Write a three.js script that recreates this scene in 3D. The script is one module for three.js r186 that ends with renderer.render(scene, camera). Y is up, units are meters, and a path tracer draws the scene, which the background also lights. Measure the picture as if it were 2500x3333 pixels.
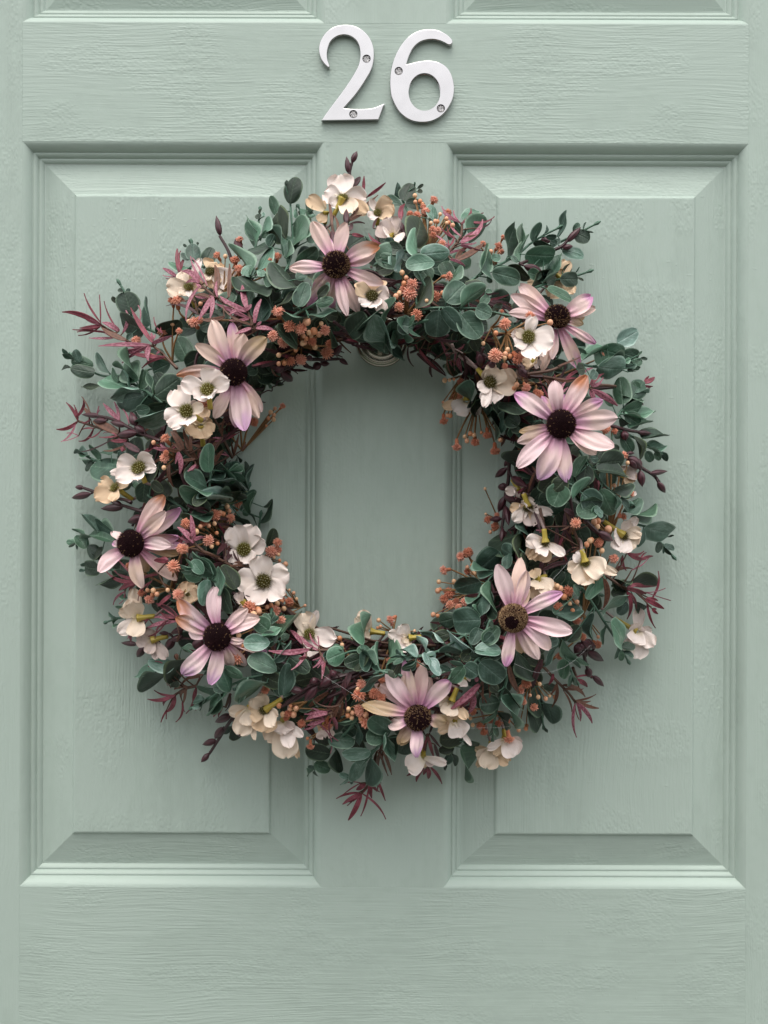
import * as THREE from 'three';
import { mergeGeometries } from 'three/addons/utils/BufferGeometryUtils.js';
import { Brush, Evaluator, SUBTRACTION } from 'three-bvh-csg';

// ---------- camera, sky, sun, exposure ----------
const scene = new THREE.Scene();
const CAM_Y = 1.36, DIST = 0.82, UNIT = 0.00024;            // one pixel of the full-size photograph is 0.24 mm on the door
const camera = new THREE.PerspectiveCamera(2 * Math.atan(0.4 / DIST) * 180 / Math.PI, 0.75, 0.02, 200);
camera.position.set(0, CAM_Y, DIST);
camera.rotation.set(0, 0, 0.0038);
camera.updateMatrixWorld();
const renderer = new THREE.WebGLRenderer({ antialias: true });
renderer.toneMapping = THREE.LinearToneMapping;
renderer.toneMappingExposure = 1.53;
renderer.shadowMap.enabled = true;
renderer.shadowMap.type = THREE.PCFSoftShadowMap;

// an even overcast sky, brighter overhead
function noiseHash(x, y, s) { let h = Math.imul(x, 374761393) ^ Math.imul(y, 668265263) ^ Math.imul(s, 1442695041); h = Math.imul(h ^ (h >>> 13), 1274126177); return ((h ^ (h >>> 16)) >>> 0) / 4294967296; }
function noise(x, y, s = 0) {
  const xi = Math.floor(x), yi = Math.floor(y), fx = x - xi, fy = y - yi, u = fx * fx * (3 - 2 * fx), v = fy * fy * (3 - 2 * fy);
  const a = noiseHash(xi, yi, s), b = noiseHash(xi + 1, yi, s), c = noiseHash(xi, yi + 1, s), d = noiseHash(xi + 1, yi + 1, s);
  return (a + (b - a) * u) + ((c + (d - c) * u) - (a + (b - a) * u)) * v;
}
{
  const w = 256, h = 128, data = new Float32Array(w * h * 4);
  for (let j = 0; j < h; j++) for (let i = 0; i < w; i++) {
    const el = ((j + 0.5) / h - 0.5) * Math.PI, k = (j * w + i) * 4, s = Math.sin(Math.max(el, 0));
    const az = i / w * Math.PI * 2, cl = noise(Math.cos(az) * 2.2 + 9, Math.sin(az) * 2.2 + s * 3 + 5, 3) - 0.5;
    const l = el > 0 ? (0.50 + 1.4 * s) * (1 + 0.16 * cl) : 0.22;
    data[k] = l * 0.985; data[k + 1] = l * 0.995; data[k + 2] = l * 1.01; data[k + 3] = 1;
  }
  const sky = new THREE.DataTexture(data, w, h, THREE.RGBAFormat, THREE.FloatType);
  sky.mapping = THREE.EquirectangularReflectionMapping; sky.magFilter = THREE.LinearFilter; sky.minFilter = THREE.LinearFilter; sky.wrapS = THREE.RepeatWrapping; sky.needsUpdate = true;
  scene.background = sky; scene.environment = sky;
}
const sun = new THREE.DirectionalLight(0xfff6ea, 0.95);
sun.position.set(-0.2, CAM_Y + 2.85, 1.3); sun.target.position.set(0, CAM_Y, 0);
sun.castShadow = true; sun.shadow.radius = 62; sun.shadow.mapSize.set(2048, 2048);
Object.assign(sun.shadow.camera, { left: -0.8, right: 0.8, top: 1, bottom: -1, near: 0.5, far: 6 });
scene.add(sun, sun.target);

// ---------- helpers ----------
const V = (x, y, z) => new THREE.Vector3(x, y, z);
let seed = 20260;
function rnd() { seed = (seed + 0x6D2B79F5) | 0; let t = Math.imul(seed ^ (seed >>> 15), 1 | seed); t = (t + Math.imul(t ^ (t >>> 7), 61 | t)) ^ t; return ((t ^ (t >>> 14)) >>> 0) / 4294967296; }
const rr = (a, b) => a + (b - a) * rnd();
const clamp = (x, a, b) => Math.min(b, Math.max(a, x));
const smooth = (a, b, x) => { const t = clamp((x - a) / (b - a), 0, 1); return t * t * (3 - 2 * t); };
const lerp = (a, b, t) => a + (b - a) * t;
const mixc = (a, b, t) => [lerp(a[0], b[0], t), lerp(a[1], b[1], t), lerp(a[2], b[2], t)];
const srgb = (r, g, b) => { const c = new THREE.Color().setRGB(r / 255, g / 255, b / 255, THREE.SRGBColorSpace); return [c.r, c.g, c.b]; };
const col = (a) => new THREE.Color().setRGB(a[0], a[1], a[2]);
const names = new Map();
function numbered(n) { const k = names.get(n) ?? 0; names.set(n, k + 1); return k ? n + '_' + String(k).padStart(3, '0') : n; }
function tag(o, label, category, kind, group) { o.userData = { label, category }; if (kind) o.userData.kind = kind; if (group) o.userData.group = group; return o; }
function add(parent, name, geo, mat) {
  const m = new THREE.Mesh(geo, mat); m.name = numbered(name); m.castShadow = m.receiveShadow = true; parent.add(m); return m;
}
function grp(parent, name) { const g = new THREE.Group(); g.name = numbered(name); parent.add(g); return g; }
// the point at height z (metres in front of the door) seen at a pixel of the full-size photograph
function seen(px, py, z) {
  const d = V((px / 2500 * 2 - 1) * 0.3, -(py / 3333 * 2 - 1) * 0.4, -DIST).applyEuler(camera.rotation);
  return camera.position.clone().addScaledVector(d, (DIST - z) / -d.z);
}
const scaleAt = (z) => UNIT * (DIST - z) / DIST;
function dataTex(w, h, fn, isColor) {
  const d = new Uint8Array(w * h * 4);
  for (let y = 0; y < h; y++) for (let x = 0; x < w; x++) { const c = fn(x, y, w, h), k = (y * w + x) * 4; d[k] = clamp(c[0], 0, 255); d[k + 1] = clamp(c[1], 0, 255); d[k + 2] = clamp(c[2], 0, 255); d[k + 3] = 255; }
  const t = new THREE.DataTexture(d, w, h, THREE.RGBAFormat); t.magFilter = THREE.LinearFilter; t.minFilter = THREE.LinearMipmapLinearFilter; t.generateMipmaps = true; t.wrapS = t.wrapT = THREE.MirroredRepeatWrapping;
  if (isColor) t.colorSpace = THREE.SRGBColorSpace; t.needsUpdate = true; return t;
}
function geoFrom(pos, uv, idx, color) {
  const g = new THREE.BufferGeometry();
  g.setAttribute('position', new THREE.Float32BufferAttribute(pos, 3));
  if (uv) g.setAttribute('uv', new THREE.Float32BufferAttribute(uv, 2));
  if (color) g.setAttribute('color', new THREE.Float32BufferAttribute(color, 3));
  g.setIndex(idx); g.computeVertexNormals(); return g;
}
// a round tapered tube through points; radii per point
function tube(pts, radii, sides = 6, seg = 5) {
  const curve = new THREE.CatmullRomCurve3(pts, false, 'centripetal'), n = Math.max(2, (pts.length - 1) * seg), P = [], pos = [], uv = [], idx = [];
  for (let i = 0; i <= n; i++) P.push(pts.length === 2 ? pts[0].clone().lerp(pts[1], i / n) : curve.getPoint(i / n));
  let nrm = null;
  for (let i = 0; i <= n; i++) {
    const t = P[Math.min(n, i + 1)].clone().sub(P[Math.max(0, i - 1)]).normalize();
    if (!nrm) nrm = Math.abs(t.z) < 0.9 ? V(0, 0, 1) : V(1, 0, 0);
    nrm = nrm.clone().addScaledVector(t, -nrm.dot(t)).normalize();
    const b = t.clone().cross(nrm), f = i / n * (radii.length - 1), k = Math.min(radii.length - 2, Math.floor(f)), r = radii.length === 1 ? radii[0] : lerp(radii[k], radii[k + 1], f - k);
    for (let s = 0; s <= sides; s++) { const a = s / sides * Math.PI * 2, c = Math.cos(a) * r, q = Math.sin(a) * r; pos.push(P[i].x + nrm.x * c + b.x * q, P[i].y + nrm.y * c + b.y * q, P[i].z + nrm.z * c + b.z * q); uv.push(i / n, s / sides); }
  }
  const w = sides + 1;
  for (let i = 0; i < n; i++) for (let s = 0; s < sides; s++) { const a = i * w + s; idx.push(a, a + w, a + 1, a + 1, a + w, a + w + 1); }
  for (const e of [0, n]) { const c = pos.length / 3; pos.push(P[e].x, P[e].y, P[e].z); uv.push(e / n, 0.5); for (let s = 0; s < sides; s++) e ? idx.push(e * w + s, c, e * w + s + 1) : idx.push(s + 1, c, s); }
  return geoFrom(pos, uv, idx);
}
function paint(g, fn) {
  const p = g.attributes.position, c = [];
  for (let i = 0; i < p.count; i++) { const k = fn(p.getX(i), p.getY(i), p.getZ(i), i); c.push(k[0], k[1], k[2]); }
  g.setAttribute('color', new THREE.Float32BufferAttribute(c, 3)); return g;
}
const flat = (g) => { const h = g.index ? g.toNonIndexed() : g; return h; };
// ---------- the painted door ----------
const PAINT = srgb(172, 187, 178);
// brushed paint over an embossed wood grain: a height map with the grain along u
const grainTex = dataTex(2048, 1024, (x, y) => {
  const mx = x * 0.4, my = y * 0.4;                          // millimetres
  const wy = my + 30 * noise(mx / 190, my / 130, 1) + 6 * noise(mx / 62, my / 40, 2) + 0.7 * noise(mx / 12, my / 5, 21);
  const r1 = 1 - Math.abs(2 * noise(mx / 55, wy / 1.5, 3) - 1), r2 = 1 - Math.abs(2 * noise(mx / 24, wy / 0.95, 4) - 1), r3 = noise(mx / 60, wy / 3.2, 5);
  const patch = smooth(0.45, 0.72, noise(mx / 34, my / 20, 6)), patch2 = smooth(0.42, 0.7, noise(mx / 70, my / 46, 8)), edge = smooth(0.5, 0.75, noise(mx / 120, my / 80, 18));
  const peb = noise(mx / 1.9, my / 1.15, 7), brush = noise(mx / 30, my / 0.75, 9);
  let h = 0.15 * Math.pow(r1, 4) * (0.3 + patch2) + 0.16 * Math.pow(r2, 2) * (0.3 + 0.9 * patch2) + 0.12 * r3 + 0.24 * peb * (0.12 + patch * 1.1) + 0.12 * brush * (0.5 + edge) + 0.16 * noise(mx / 3.4, my / 1.7, 17) * patch + 0.08 * noise(mx / 9, my / 6, 10);
  h += 0.14;
  const n = noise(mx / 2.6 + 40, my / 2.6, 12);
  if (n > 0.93) h += (n - 0.93) * 2.5;                       // specks under the paint
  return [h * 190, h * 190, h * 190];
});
const toneTex = dataTex(512, 512, (x, y) => {
  const n = noise(x / 70, y / 60, 14) * 0.5 + noise(x / 22, y / 5, 15) * 0.3 + noise(x / 6, y / 4, 16) * 0.2, k = 0.955 + 0.09 * n;
  return [255 * k, 255 * Math.min(1, k * 1.002), 255 * k];
}, true);
const paintMats = [];
function paintMat(u, v, bump) {
  const bm = grainTex.clone(); bm.repeat.set(1 / 0.8192, 1 / 0.4096); bm.offset.set(u, v);
  const tm = toneTex.clone(); tm.repeat.set(2.2, 2.2); tm.offset.set(u * 1.7, v * 1.3);
  const m = new THREE.MeshPhysicalMaterial({ color: col(PAINT), map: tm, roughness: 0.5, bumpMap: bm, bumpScale: bump, specularIntensity: 0.75 });
  m.name = 'sage paint'; paintMats.push(m); return m;
}
// a board with slightly softened front edges; grain along x or along y
function board(x0, x1, y0, y1, alongY, t = 0.04) {
  const c = 0.00013, pos = [], uv = [], idx = [];
  const quad = (a, b, d, e) => { const k = pos.length / 3; for (const p of [a, b, d, e]) { pos.push(...p); alongY ? uv.push(p[1] + p[2], p[0] + p[2]) : uv.push(p[0] + p[2], p[1] + p[2]); } idx.push(k, k + 1, k + 2, k, k + 2, k + 3); };
  const F = [[x0 + c, y0 + c, 0], [x1 - c, y0 + c, 0], [x1 - c, y1 - c, 0], [x0 + c, y1 - c, 0]], R = [[x0, y0, -c], [x1, y0, -c], [x1, y1, -c], [x0, y1, -c]], K = R.map((p) => [p[0], p[1], -t]);
  quad(...F);
  for (let i = 0; i < 4; i++) { const j = (i + 1) % 4; quad(R[i], R[j], F[j], F[i]); quad(K[i], K[j], R[j], R[i]); }
  quad(K[3], K[2], K[1], K[0]);
  return geoFrom(pos, uv, idx);
}
// a profile of (distance inwards, height) carried round a rectangle with mitred corners
function frameSweep(x0, x1, y0, y1, prof, closeField) {
  const pos = [], uv = [], idx = [];
  const side = (k, d, along) => k === 0 ? [lerp(x0 + d, x1 - d, along), y0 + d] : k === 1 ? [x1 - d, lerp(y0 + d, y1 - d, along)] : k === 2 ? [lerp(x1 - d, x0 + d, along), y1 - d] : [x0 + d, lerp(y1 - d, y0 + d, along)];
  let len = 0; const acc = prof.map((p, i) => (len += i ? Math.hypot(p[0] - prof[i - 1][0], p[1] - prof[i - 1][1]) : 0));
  for (let k = 0; k < 4; k++) {
    const b = pos.length / 3;
    prof.forEach((p, i) => { for (let s = 0; s <= 1; s++) { const q = side(k, p[0], s); pos.push(q[0], q[1], p[1]); uv.push(k % 2 ? q[1] : q[0], acc[i] + k * 0.07); } });
    for (let i = 0; i < prof.length - 1; i++) { const a = b + i * 2; idx.push(a, a + 1, a + 3, a, a + 3, a + 2); }
  }
  if (closeField) { const p = prof[prof.length - 1], b = pos.length / 3; for (const [x, y] of [[x0 + p[0], y0 + p[0]], [x1 - p[0], y0 + p[0]], [x1 - p[0], y1 - p[0]], [x0 + p[0], y1 - p[0]]]) { pos.push(x, y, p[1]); uv.push(y, x); } idx.push(b, b + 1, b + 2, b, b + 2, b + 3); }
  return geoFrom(pos, uv, idx);
}
const mm = (a) => a.map((p) => [p[0] / 1000, p[1] / 1000]);
const MOULD = mm([[0, -0.15], [0.5, -0.2], [1.5, -0.6], [2.6, -1.3], [3.8, -2.4], [4.9, -3.7], [5.7, -5.0], [6.1, -6.0], [6.5, -6.6], [6.9, -6.3], [7.6, -6.15], [8.4, -6.5], [9.2, -7.2], [9.8, -8.0], [10.1, -8.9], [10.5, -9.2], [10.9, -8.9], [11.6, -8.85], [12.5, -9.2], [13.3, -9.9], [14.0, -10.7], [14.4, -11.3]]);
const FIELD = mm([[14.4, -11.4], [15.4, -11.4], [16.4, -11.2], [39.4, -5.1], [39.9, -4.85], [40.4, -4.2], [40.8, -3.4], [41.3, -2.85], [41.9, -2.6], [42.6, -2.5]]);
const door = new THREE.Group(); door.name = 'front_door'; scene.add(door);
tag(door, 'sage green painted panelled front door behind the floral wreath', 'door', 'structure');
const dx = (px) => (px - 1250) * UNIT, dy = (py) => CAM_Y - (py - 1666.5) * UNIT;
const XL = dx(-420), XR = dx(2920), L0 = dx(68), L1 = dx(1050), R0 = dx(1447), R1 = dx(2432);
const rows = [[dy(76), dy(-700)], [dy(2889), dy(464)], [dy(5700), dy(3490)]];
const top = dy(-1120), bot = 0.012;
add(door, 'stile', board(XL, L0, bot, top, true), paintMat(0.13, 0.31, 0.0007));
add(door, 'stile', board(R1, XR, bot, top, true), paintMat(0.57, 0.72, 0.0007));
const railEdges = [[top, rows[0][1]], [rows[0][0], rows[1][1]], [rows[1][0], rows[2][1]], [rows[2][0], bot]];
railEdges.forEach(([a, b], i) => add(door, 'rail', board(L0, R1, Math.min(a, b), Math.max(a, b), false), paintMat([0.2, 0.02, 0.45, 0.6][i], [0.1, 0.36, 0.83, 0.5][i], 0.00062)));
rows.forEach(([y0, y1], i) => {
  add(door, 'mullion', board(L1, R0, y0, y1, true), paintMat(0.3 + i * 0.37, 0.55 + i * 0.21, 0.0007));
  [[L0, L1], [R0, R1]].forEach(([x0, x1], j) => {
    const p = add(door, 'panel', frameSweep(x0, x1, y0, y1, FIELD, true), paintMat(0.71 + i * 0.23 + j * 0.41, 0.17 + j * 0.47 + i * 0.3, 0.0009));
    add(p, 'panel_moulding', frameSweep(x0, x1, y0, y1, MOULD, false), paintMat(0.4 + j * 0.3, 0.6 - i * 0.2, 0.0003));
  });
});
// the pavement the door stands over, out of the picture below; it mirrors in the metal and darkens what faces down
const ground = add(scene, 'pavement', new THREE.PlaneGeometry(40, 40).rotateX(-Math.PI / 2), new THREE.MeshStandardMaterial({ color: col([0.12, 0.117, 0.11]), roughness: 0.95 }));
tag(ground, 'grey pavement in front of the door', 'pavement', 'structure');

// the clipped hedge that faces the door across the path: it keeps the low sky off the door
{
  const g = new THREE.BoxGeometry(12, 2.3, 0.8, 220, 44, 14), p = g.attributes.position;
  for (let i = 0; i < p.count; i++) { const x = p.getX(i), y = p.getY(i), z = p.getZ(i), n = noise(x * 9 + 50, y * 9 + z * 9 + 50, 41) + 0.6 * noise(x * 23 + 9, y * 23 + z * 23, 42) - 0.8; p.setXYZ(i, x, y + (y > 1.0 ? n * 0.05 : 0), z + Math.sign(z) * n * 0.07); }
  g.computeVertexNormals();
  const h = add(scene, 'garden_hedge', g, new THREE.MeshStandardMaterial({ color: col([0.035, 0.055, 0.025]), roughness: 0.9 })); h.position.set(0, 1.15, 4.0);
  tag(h, 'dark clipped garden hedge across the path, facing the door', 'hedge', 'thing');
}

// ---------- the metal numerals ----------
const nickel = new THREE.MeshPhysicalMaterial({ color: col([0.53, 0.515, 0.52]), metalness: 1, roughness: 0.12 });
const waveTex = dataTex(256, 256, (x, y) => { const v = 255 * (0.75 * noise(x / 40, y / 52, 31) + 0.25 * noise(x / 18, y / 24, 32)); return [v, v, v]; });
nickel.bumpMap = waveTex.clone(); nickel.bumpMap.repeat.set(14, 14); nickel.bumpScale = 0.0003;
const NZ = 0.0042, NC = [1258, 250];
const zp = (a) => a.map(([x, y]) => { const p = seen(1000 + x / 3.19, 50 + y / 3.19, NZ), c = seen(NC[0], NC[1], NZ); return new THREE.Vector2(p.x - c.x, p.y - c.y); });
const closed = (a) => { const c = new THREE.CatmullRomCurve3(zp(a).map((p) => V(p.x, p.y, 0)), true, 'centripetal'); return c.getPoints(a.length * 6).map((p) => new THREE.Vector2(p.x, p.y)); };
function outline(parts) {                                    // each part a smooth run; corners where parts meet
  const out = [];
  for (const part of parts) { const q = zp(part); const pts = q.length > 2 ? new THREE.CatmullRomCurve3(q.map((p) => V(p.x, p.y, 0)), false, 'centripetal').getPoints(q.length * 6) : q; for (const p of pts) { const l = out[out.length - 1]; if (!l || Math.hypot(l.x - p.x, l.y - p.y) > 4e-5) out.push(new THREE.Vector2(p.x, p.y)); } }
  while (out[0].distanceTo(out[out.length - 1]) < 4e-5) out.pop();
  return out;
}
const TWO = [
  [[200, 530], [165, 492], [135, 430], [121, 360], [129, 290], [160, 222], [215, 158], [290, 114], [380, 97], [475, 105], [555, 138], [622, 195], [668, 268], [691, 350], [693, 440], [680, 520], [650, 600], [610, 670], [560, 748], [500, 830], [440, 900], [384, 962]],
  [[384, 962], [470, 970], [560, 971], [640, 967], [705, 954], [755, 934], [806, 911]], [[806, 911], [772, 1000], [741, 1086]], [[741, 1086], [146, 1092]],
  [[146, 1092], [195, 1018], [275, 910], [358, 800], [428, 700], [490, 600], [530, 520], [548, 440], [548, 370], [535, 310], [502, 258], [450, 219], [385, 204], [320, 216], [266, 250], [230, 300], [211, 360], [207, 420], [215, 472], [232, 520], [233, 537], [218, 542], [200, 530]]];
const SIX = [
  [[1032, 507], [1090, 493], [1170, 475], [1250, 468], [1330, 476], [1400, 501], [1460, 550], [1500, 620], [1522, 705], [1526, 790], [1505, 890], [1452, 985], [1380, 1056], [1290, 1100], [1190, 1112], [1100, 1100], [1030, 1068], [960, 1010], [908, 930], [878, 855], [862, 760], [860, 660], [872, 555], [903, 448], [948, 350], [1008, 264], [1080, 199], [1160, 159], [1240, 143], [1310, 144], [1380, 161], [1440, 191], [1482, 226], [1506, 256], [1509, 285], [1493, 305], [1466, 307], [1420, 284], [1370, 263], [1310, 251], [1240, 256], [1175, 277], [1125, 316], [1085, 370], [1055, 432], [1032, 507]]];
const SIX_HOLE = closed(Array.from({ length: 24 }, (_, i) => { const a = i / 24 * Math.PI * 2; return [1218 + 174 * Math.cos(a), 795 + 204 * Math.sin(a)]; }));
const slotCutter = new Evaluator(); slotCutter.useGroups = false;
function screwGeo(r) {
  const prof = []; for (let i = 0; i <= 8; i++) { const a = i / 8 * Math.PI / 2; prof.push(new THREE.Vector2(Math.sin(a) * r, Math.cos(a) * r * 0.32)); } prof.push(new THREE.Vector2(r, -r * 0.9), new THREE.Vector2(0, -r * 0.9));
  const head = new Brush(new THREE.LatheGeometry(prof.reverse(), 28).rotateX(Math.PI / 2)); head.updateMatrixWorld();
  const slot = new Brush(new THREE.BoxGeometry(r * 2.4, r * 0.26, r * 0.8)); slot.position.z = r * 0.4; slot.updateMatrixWorld();
  return slotCutter.evaluate(head, slot, SUBTRACTION).geometry;
}
function numeral(name, label, parts, hole, screws) {
  const g = new THREE.Group(); g.name = name; scene.add(g); g.position.copy(seen(NC[0], NC[1], NZ)); g.position.z = 0;
  tag(g, label, 'house number', 'thing', null);
  const shape = new THREE.Shape(outline(parts)); if (hole) shape.holes.push(new THREE.Path(hole));
  const sr = 0.00318, bev = 0.0006;
  for (const s of screws) { const p = zp([s])[0], path = new THREE.Path(); path.absarc(p.x, p.y, sr + bev, 0, Math.PI * 2, true); shape.holes.push(path); }
  const body = new THREE.ExtrudeGeometry(shape, { depth: NZ - 2 * 0.0007, bevelEnabled: true, bevelThickness: 0.0007, bevelSize: bev, bevelOffset: -bev, bevelSegments: 3, curveSegments: 24 });
  body.translate(0, 0, 0.0008);
  const m = add(g, 'numeral_plate', body, nickel);
  const seat = new THREE.CylinderGeometry(sr + bev, sr + bev, 0.0006, 28).rotateX(Math.PI / 2);
  screws.forEach((s, i) => { const p = zp([s])[0]; const q = add(g, 'screw', screwGeo(sr * 0.9), nickel); q.position.set(p.x, p.y, NZ - 0.0008); q.rotation.z = [0.05, 0.35, 0.3, 0.02][i + (hole ? 2 : 0)]; const k = add(q, 'screw_seat', seat, seatMat); k.position.z = -0.0028; });
  return g;
}
const seatMat = new THREE.MeshStandardMaterial({ color: col([0.06, 0.06, 0.055]), metalness: 0.6, roughness: 0.6 });
numeral('house_number', 'shiny metal numeral 2 with flat foot and screws on the green door', TWO, null, [[616, 450], [479, 1025]]);
numeral('house_number_001', 'shiny metal numeral 6 with closed loop, to the right of its neighbour', SIX, SIX_HOLE, [[950, 578], [1388, 966]]);
for (const o of scene.children) if (o.name.startsWith('house_number')) o.userData.group = 'metal house numbers on the top rail';

// ---------- the knocker the wreath hangs over ----------
{
  const k = new THREE.Group(); k.name = 'door_knocker'; scene.add(k); const c = seen(1242, 1106, 0.006); k.position.set(c.x, c.y, 0);
  tag(k, 'tarnished metal door knocker on a ringed round plate under the wreath top', 'door knocker');
  const old = new THREE.MeshPhysicalMaterial({ color: col([0.55, 0.52, 0.45]), metalness: 1, roughness: 0.22 });
  const pr = [[0, 0.0062], [0.0125, 0.0062], [0.0140, 0.0058], [0.0146, 0.0048], [0.0152, 0.0046], [0.0163, 0.0050], [0.0172, 0.0046], [0.0178, 0.0034], [0.0184, 0.0030], [0.0196, 0.0031], [0.0203, 0.0024], [0.0206, 0.0012], [0.0206, 0.0002]].map((p) => new THREE.Vector2(p[0], p[1])).reverse();
  add(k, 'base_plate', new THREE.LatheGeometry(pr, 64).rotateX(Math.PI / 2), old);
  const up = (y) => V(seen(1237, 1106, 0.02).x - c.x, y, 0);
  add(k, 'striker_arm', tube([up(-0.011).setZ(0.008), up(-0.008).setZ(0.018), up(0.004).setZ(0.026), up(0.020).setZ(0.03)], [0.0019, 0.0019, 0.0022, 0.0026], 14, 8), old);
  const ball = add(k, 'knocker_ball', new THREE.SphereGeometry(0.0052, 28, 20), old); ball.position.set(up(0).x, 0.0215, 0.031);
  add(k, 'pivot_boss', new THREE.CylinderGeometry(0.006, 0.0085, 0.026, 24).rotateX(Math.PI / 2).translate(up(0).x, 0.0235, 0.013), old);
}
// ---------- the wreath: builders ----------
const wreath = new THREE.Group(); wreath.name = 'floral_wreath'; scene.add(wreath);
tag(wreath, 'round artificial flower wreath of daisies, eucalyptus and coral blossom on the door', 'wreath', 'thing');
const CX = 1206, CY = 1600;
const ORG = seen(CX, CY, 0); wreath.position.copy(ORG);
let FX = 0, FY = 0, FS = 4.1475;                             // the frame that pixel positions are given in
const C = (x, y) => { FX = x; FY = y; FS = 4.1475; };
const src = (x, y) => [FX + x / FS, FY + y / FS];
// height of the foliage above the door at a distance from the ring's middle, in metres
function dome(sx, sy) {
  const R = Math.hypot(sx - CX, sy - CY), t = clamp((R - 430) / 540, 0, 1), k = t < 0.36 ? t / 0.36 : 1 - (t - 0.36) / 0.64;
  return 0.012 + 0.068 * Math.sin(k * Math.PI / 2);
}
let LIFT = 0;
function pt(x, y, off = 0) { const [sx, sy] = src(x, y), z = Math.max(0.004, dome(sx, sy) + off + LIFT); return seen(sx, sy, z).sub(ORG); }
function ptz(x, y, z) { const [sx, sy] = src(x, y); return seen(sx, sy, Math.max(0.003, z)).sub(ORG); }
const pxl = (w, z) => w / FS * scaleAt(z);

// --- textures and materials of the foliage ---
function leafTexture(s, base, rim, dust, dustCol) {
  return dataTex(192, 192, (x, y, w, h) => {
    const u = x / (w - 1), v = y / (h - 1) * 2 - 1, av = Math.abs(v);
    let c = mixc(base, base.map((k) => k * 1.28), noise(u * 5, v * 3, s) * 0.7 + noise(u * 16, v * 9, s + 1) * 0.3);
    c = mixc(c, base.map((k) => k * 0.8), 0.35 * noise(u * 3 + 7, v * 2, s + 9));
    const mid = Math.exp(-Math.pow(v * (14 + 12 * u), 2));   // the midrib
    let vein = 0;
    for (let k = 0; k < 5; k++) { const d = (u - (0.18 + k * 0.16)) - av * 0.32; if (av < 0.75) vein = Math.max(vein, Math.exp(-Math.pow(d * 62, 2)) * (1 - av)); }
    c = mixc(c, rim, 0.30 * mid + 0.20 * vein);
    const st = noise(u * 9 + v * 6, v * 46 - u * 12, s + 2), st2 = noise(u * 40, v * 7 + u * 5, s + 5), p = noise(u * 3.1, v * 2.2, s + 3);
    c = mixc(c, dustCol, clamp(dust * (smooth(0.45, 0.85, p) * (0.35 + 0.65 * smooth(0.4, 0.8, st)) + 0.5 * smooth(0.74, 0.92, st2 * 0.5 + st * 0.5)), 0, 0.85));
    const edge = Math.max(smooth(0.83, 0.94, av), smooth(0.94, 0.985, u), smooth(0.03, 0.0, u)) * (0.55 + 0.45 * noise(u * 20, v * 8, s + 4));
    c = mixc(c, rim, 0.85 * edge);
    return c;
  }, true);
}
const veinBump = dataTex(192, 192, (x, y, w, h) => {
  const u = x / (w - 1), v = y / (h - 1) * 2 - 1, av = Math.abs(v); let k = 0.55 + 0.25 * noise(u * 8, v * 5, 61);
  k -= 0.5 * Math.exp(-Math.pow(v * 15, 2)); for (let i = 0; i < 5; i++) { const d = (u - (0.18 + i * 0.16)) - av * 0.32; k -= 0.22 * Math.exp(-Math.pow(d * 50, 2)) * (1 - av); }
  return [k * 220, k * 220, k * 220];
});
function leafMat(s, base, rim, dust, dustCol, rough = 0.5) {
  const m = new THREE.MeshPhysicalMaterial({ map: leafTexture(s, base, rim, dust, dustCol), roughness: rough, bumpMap: veinBump, bumpScale: 0.0005, side: THREE.DoubleSide, specularIntensity: 0.8 });
  m.name = 'plastic leaf'; return m;
}
const EUC = [
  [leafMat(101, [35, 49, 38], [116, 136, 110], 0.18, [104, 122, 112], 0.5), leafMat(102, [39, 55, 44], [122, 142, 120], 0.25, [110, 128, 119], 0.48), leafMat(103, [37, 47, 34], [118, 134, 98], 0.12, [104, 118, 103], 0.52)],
  [leafMat(111, [50, 74, 60], [140, 162, 143], 0.32, [124, 146, 137]), leafMat(112, [46, 68, 57], [134, 156, 142], 0.42, [122, 144, 137]), leafMat(113, [55, 81, 63], [146, 168, 148], 0.3, [132, 154, 142])],
  [leafMat(121, [74, 104, 87], [160, 184, 167], 0.5, [152, 174, 163], 0.44), leafMat(122, [80, 109, 95], [165, 188, 176], 0.6, [158, 178, 170], 0.42), leafMat(123, [72, 106, 85], [158, 182, 162], 0.4, [150, 172, 159], 0.44)],
  [leafMat(131, [99, 123, 116], [172, 191, 183], 0.85, [176, 191, 186], 0.4), leafMat(132, [93, 118, 109], [168, 189, 179], 0.9, [172, 188, 181], 0.42)],
];
const stemGreen = new THREE.MeshStandardMaterial({ color: col(srgb(74, 106, 88)), roughness: 0.5 });
const stemBrown = new THREE.MeshStandardMaterial({ color: col(srgb(92, 66, 54)), roughness: 0.65 });
const stemDark = new THREE.MeshStandardMaterial({ color: col(srgb(62, 38, 42)), roughness: 0.5 });
const stemOlive = new THREE.MeshStandardMaterial({ color: col(srgb(140, 104, 66)), roughness: 0.6 });
const stemGrey = new THREE.MeshStandardMaterial({ color: col(srgb(150, 128, 124)), roughness: 0.6 });
const calyxMat = new THREE.MeshPhysicalMaterial({ color: col(srgb(170, 150, 60)), roughness: 0.45 });
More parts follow.
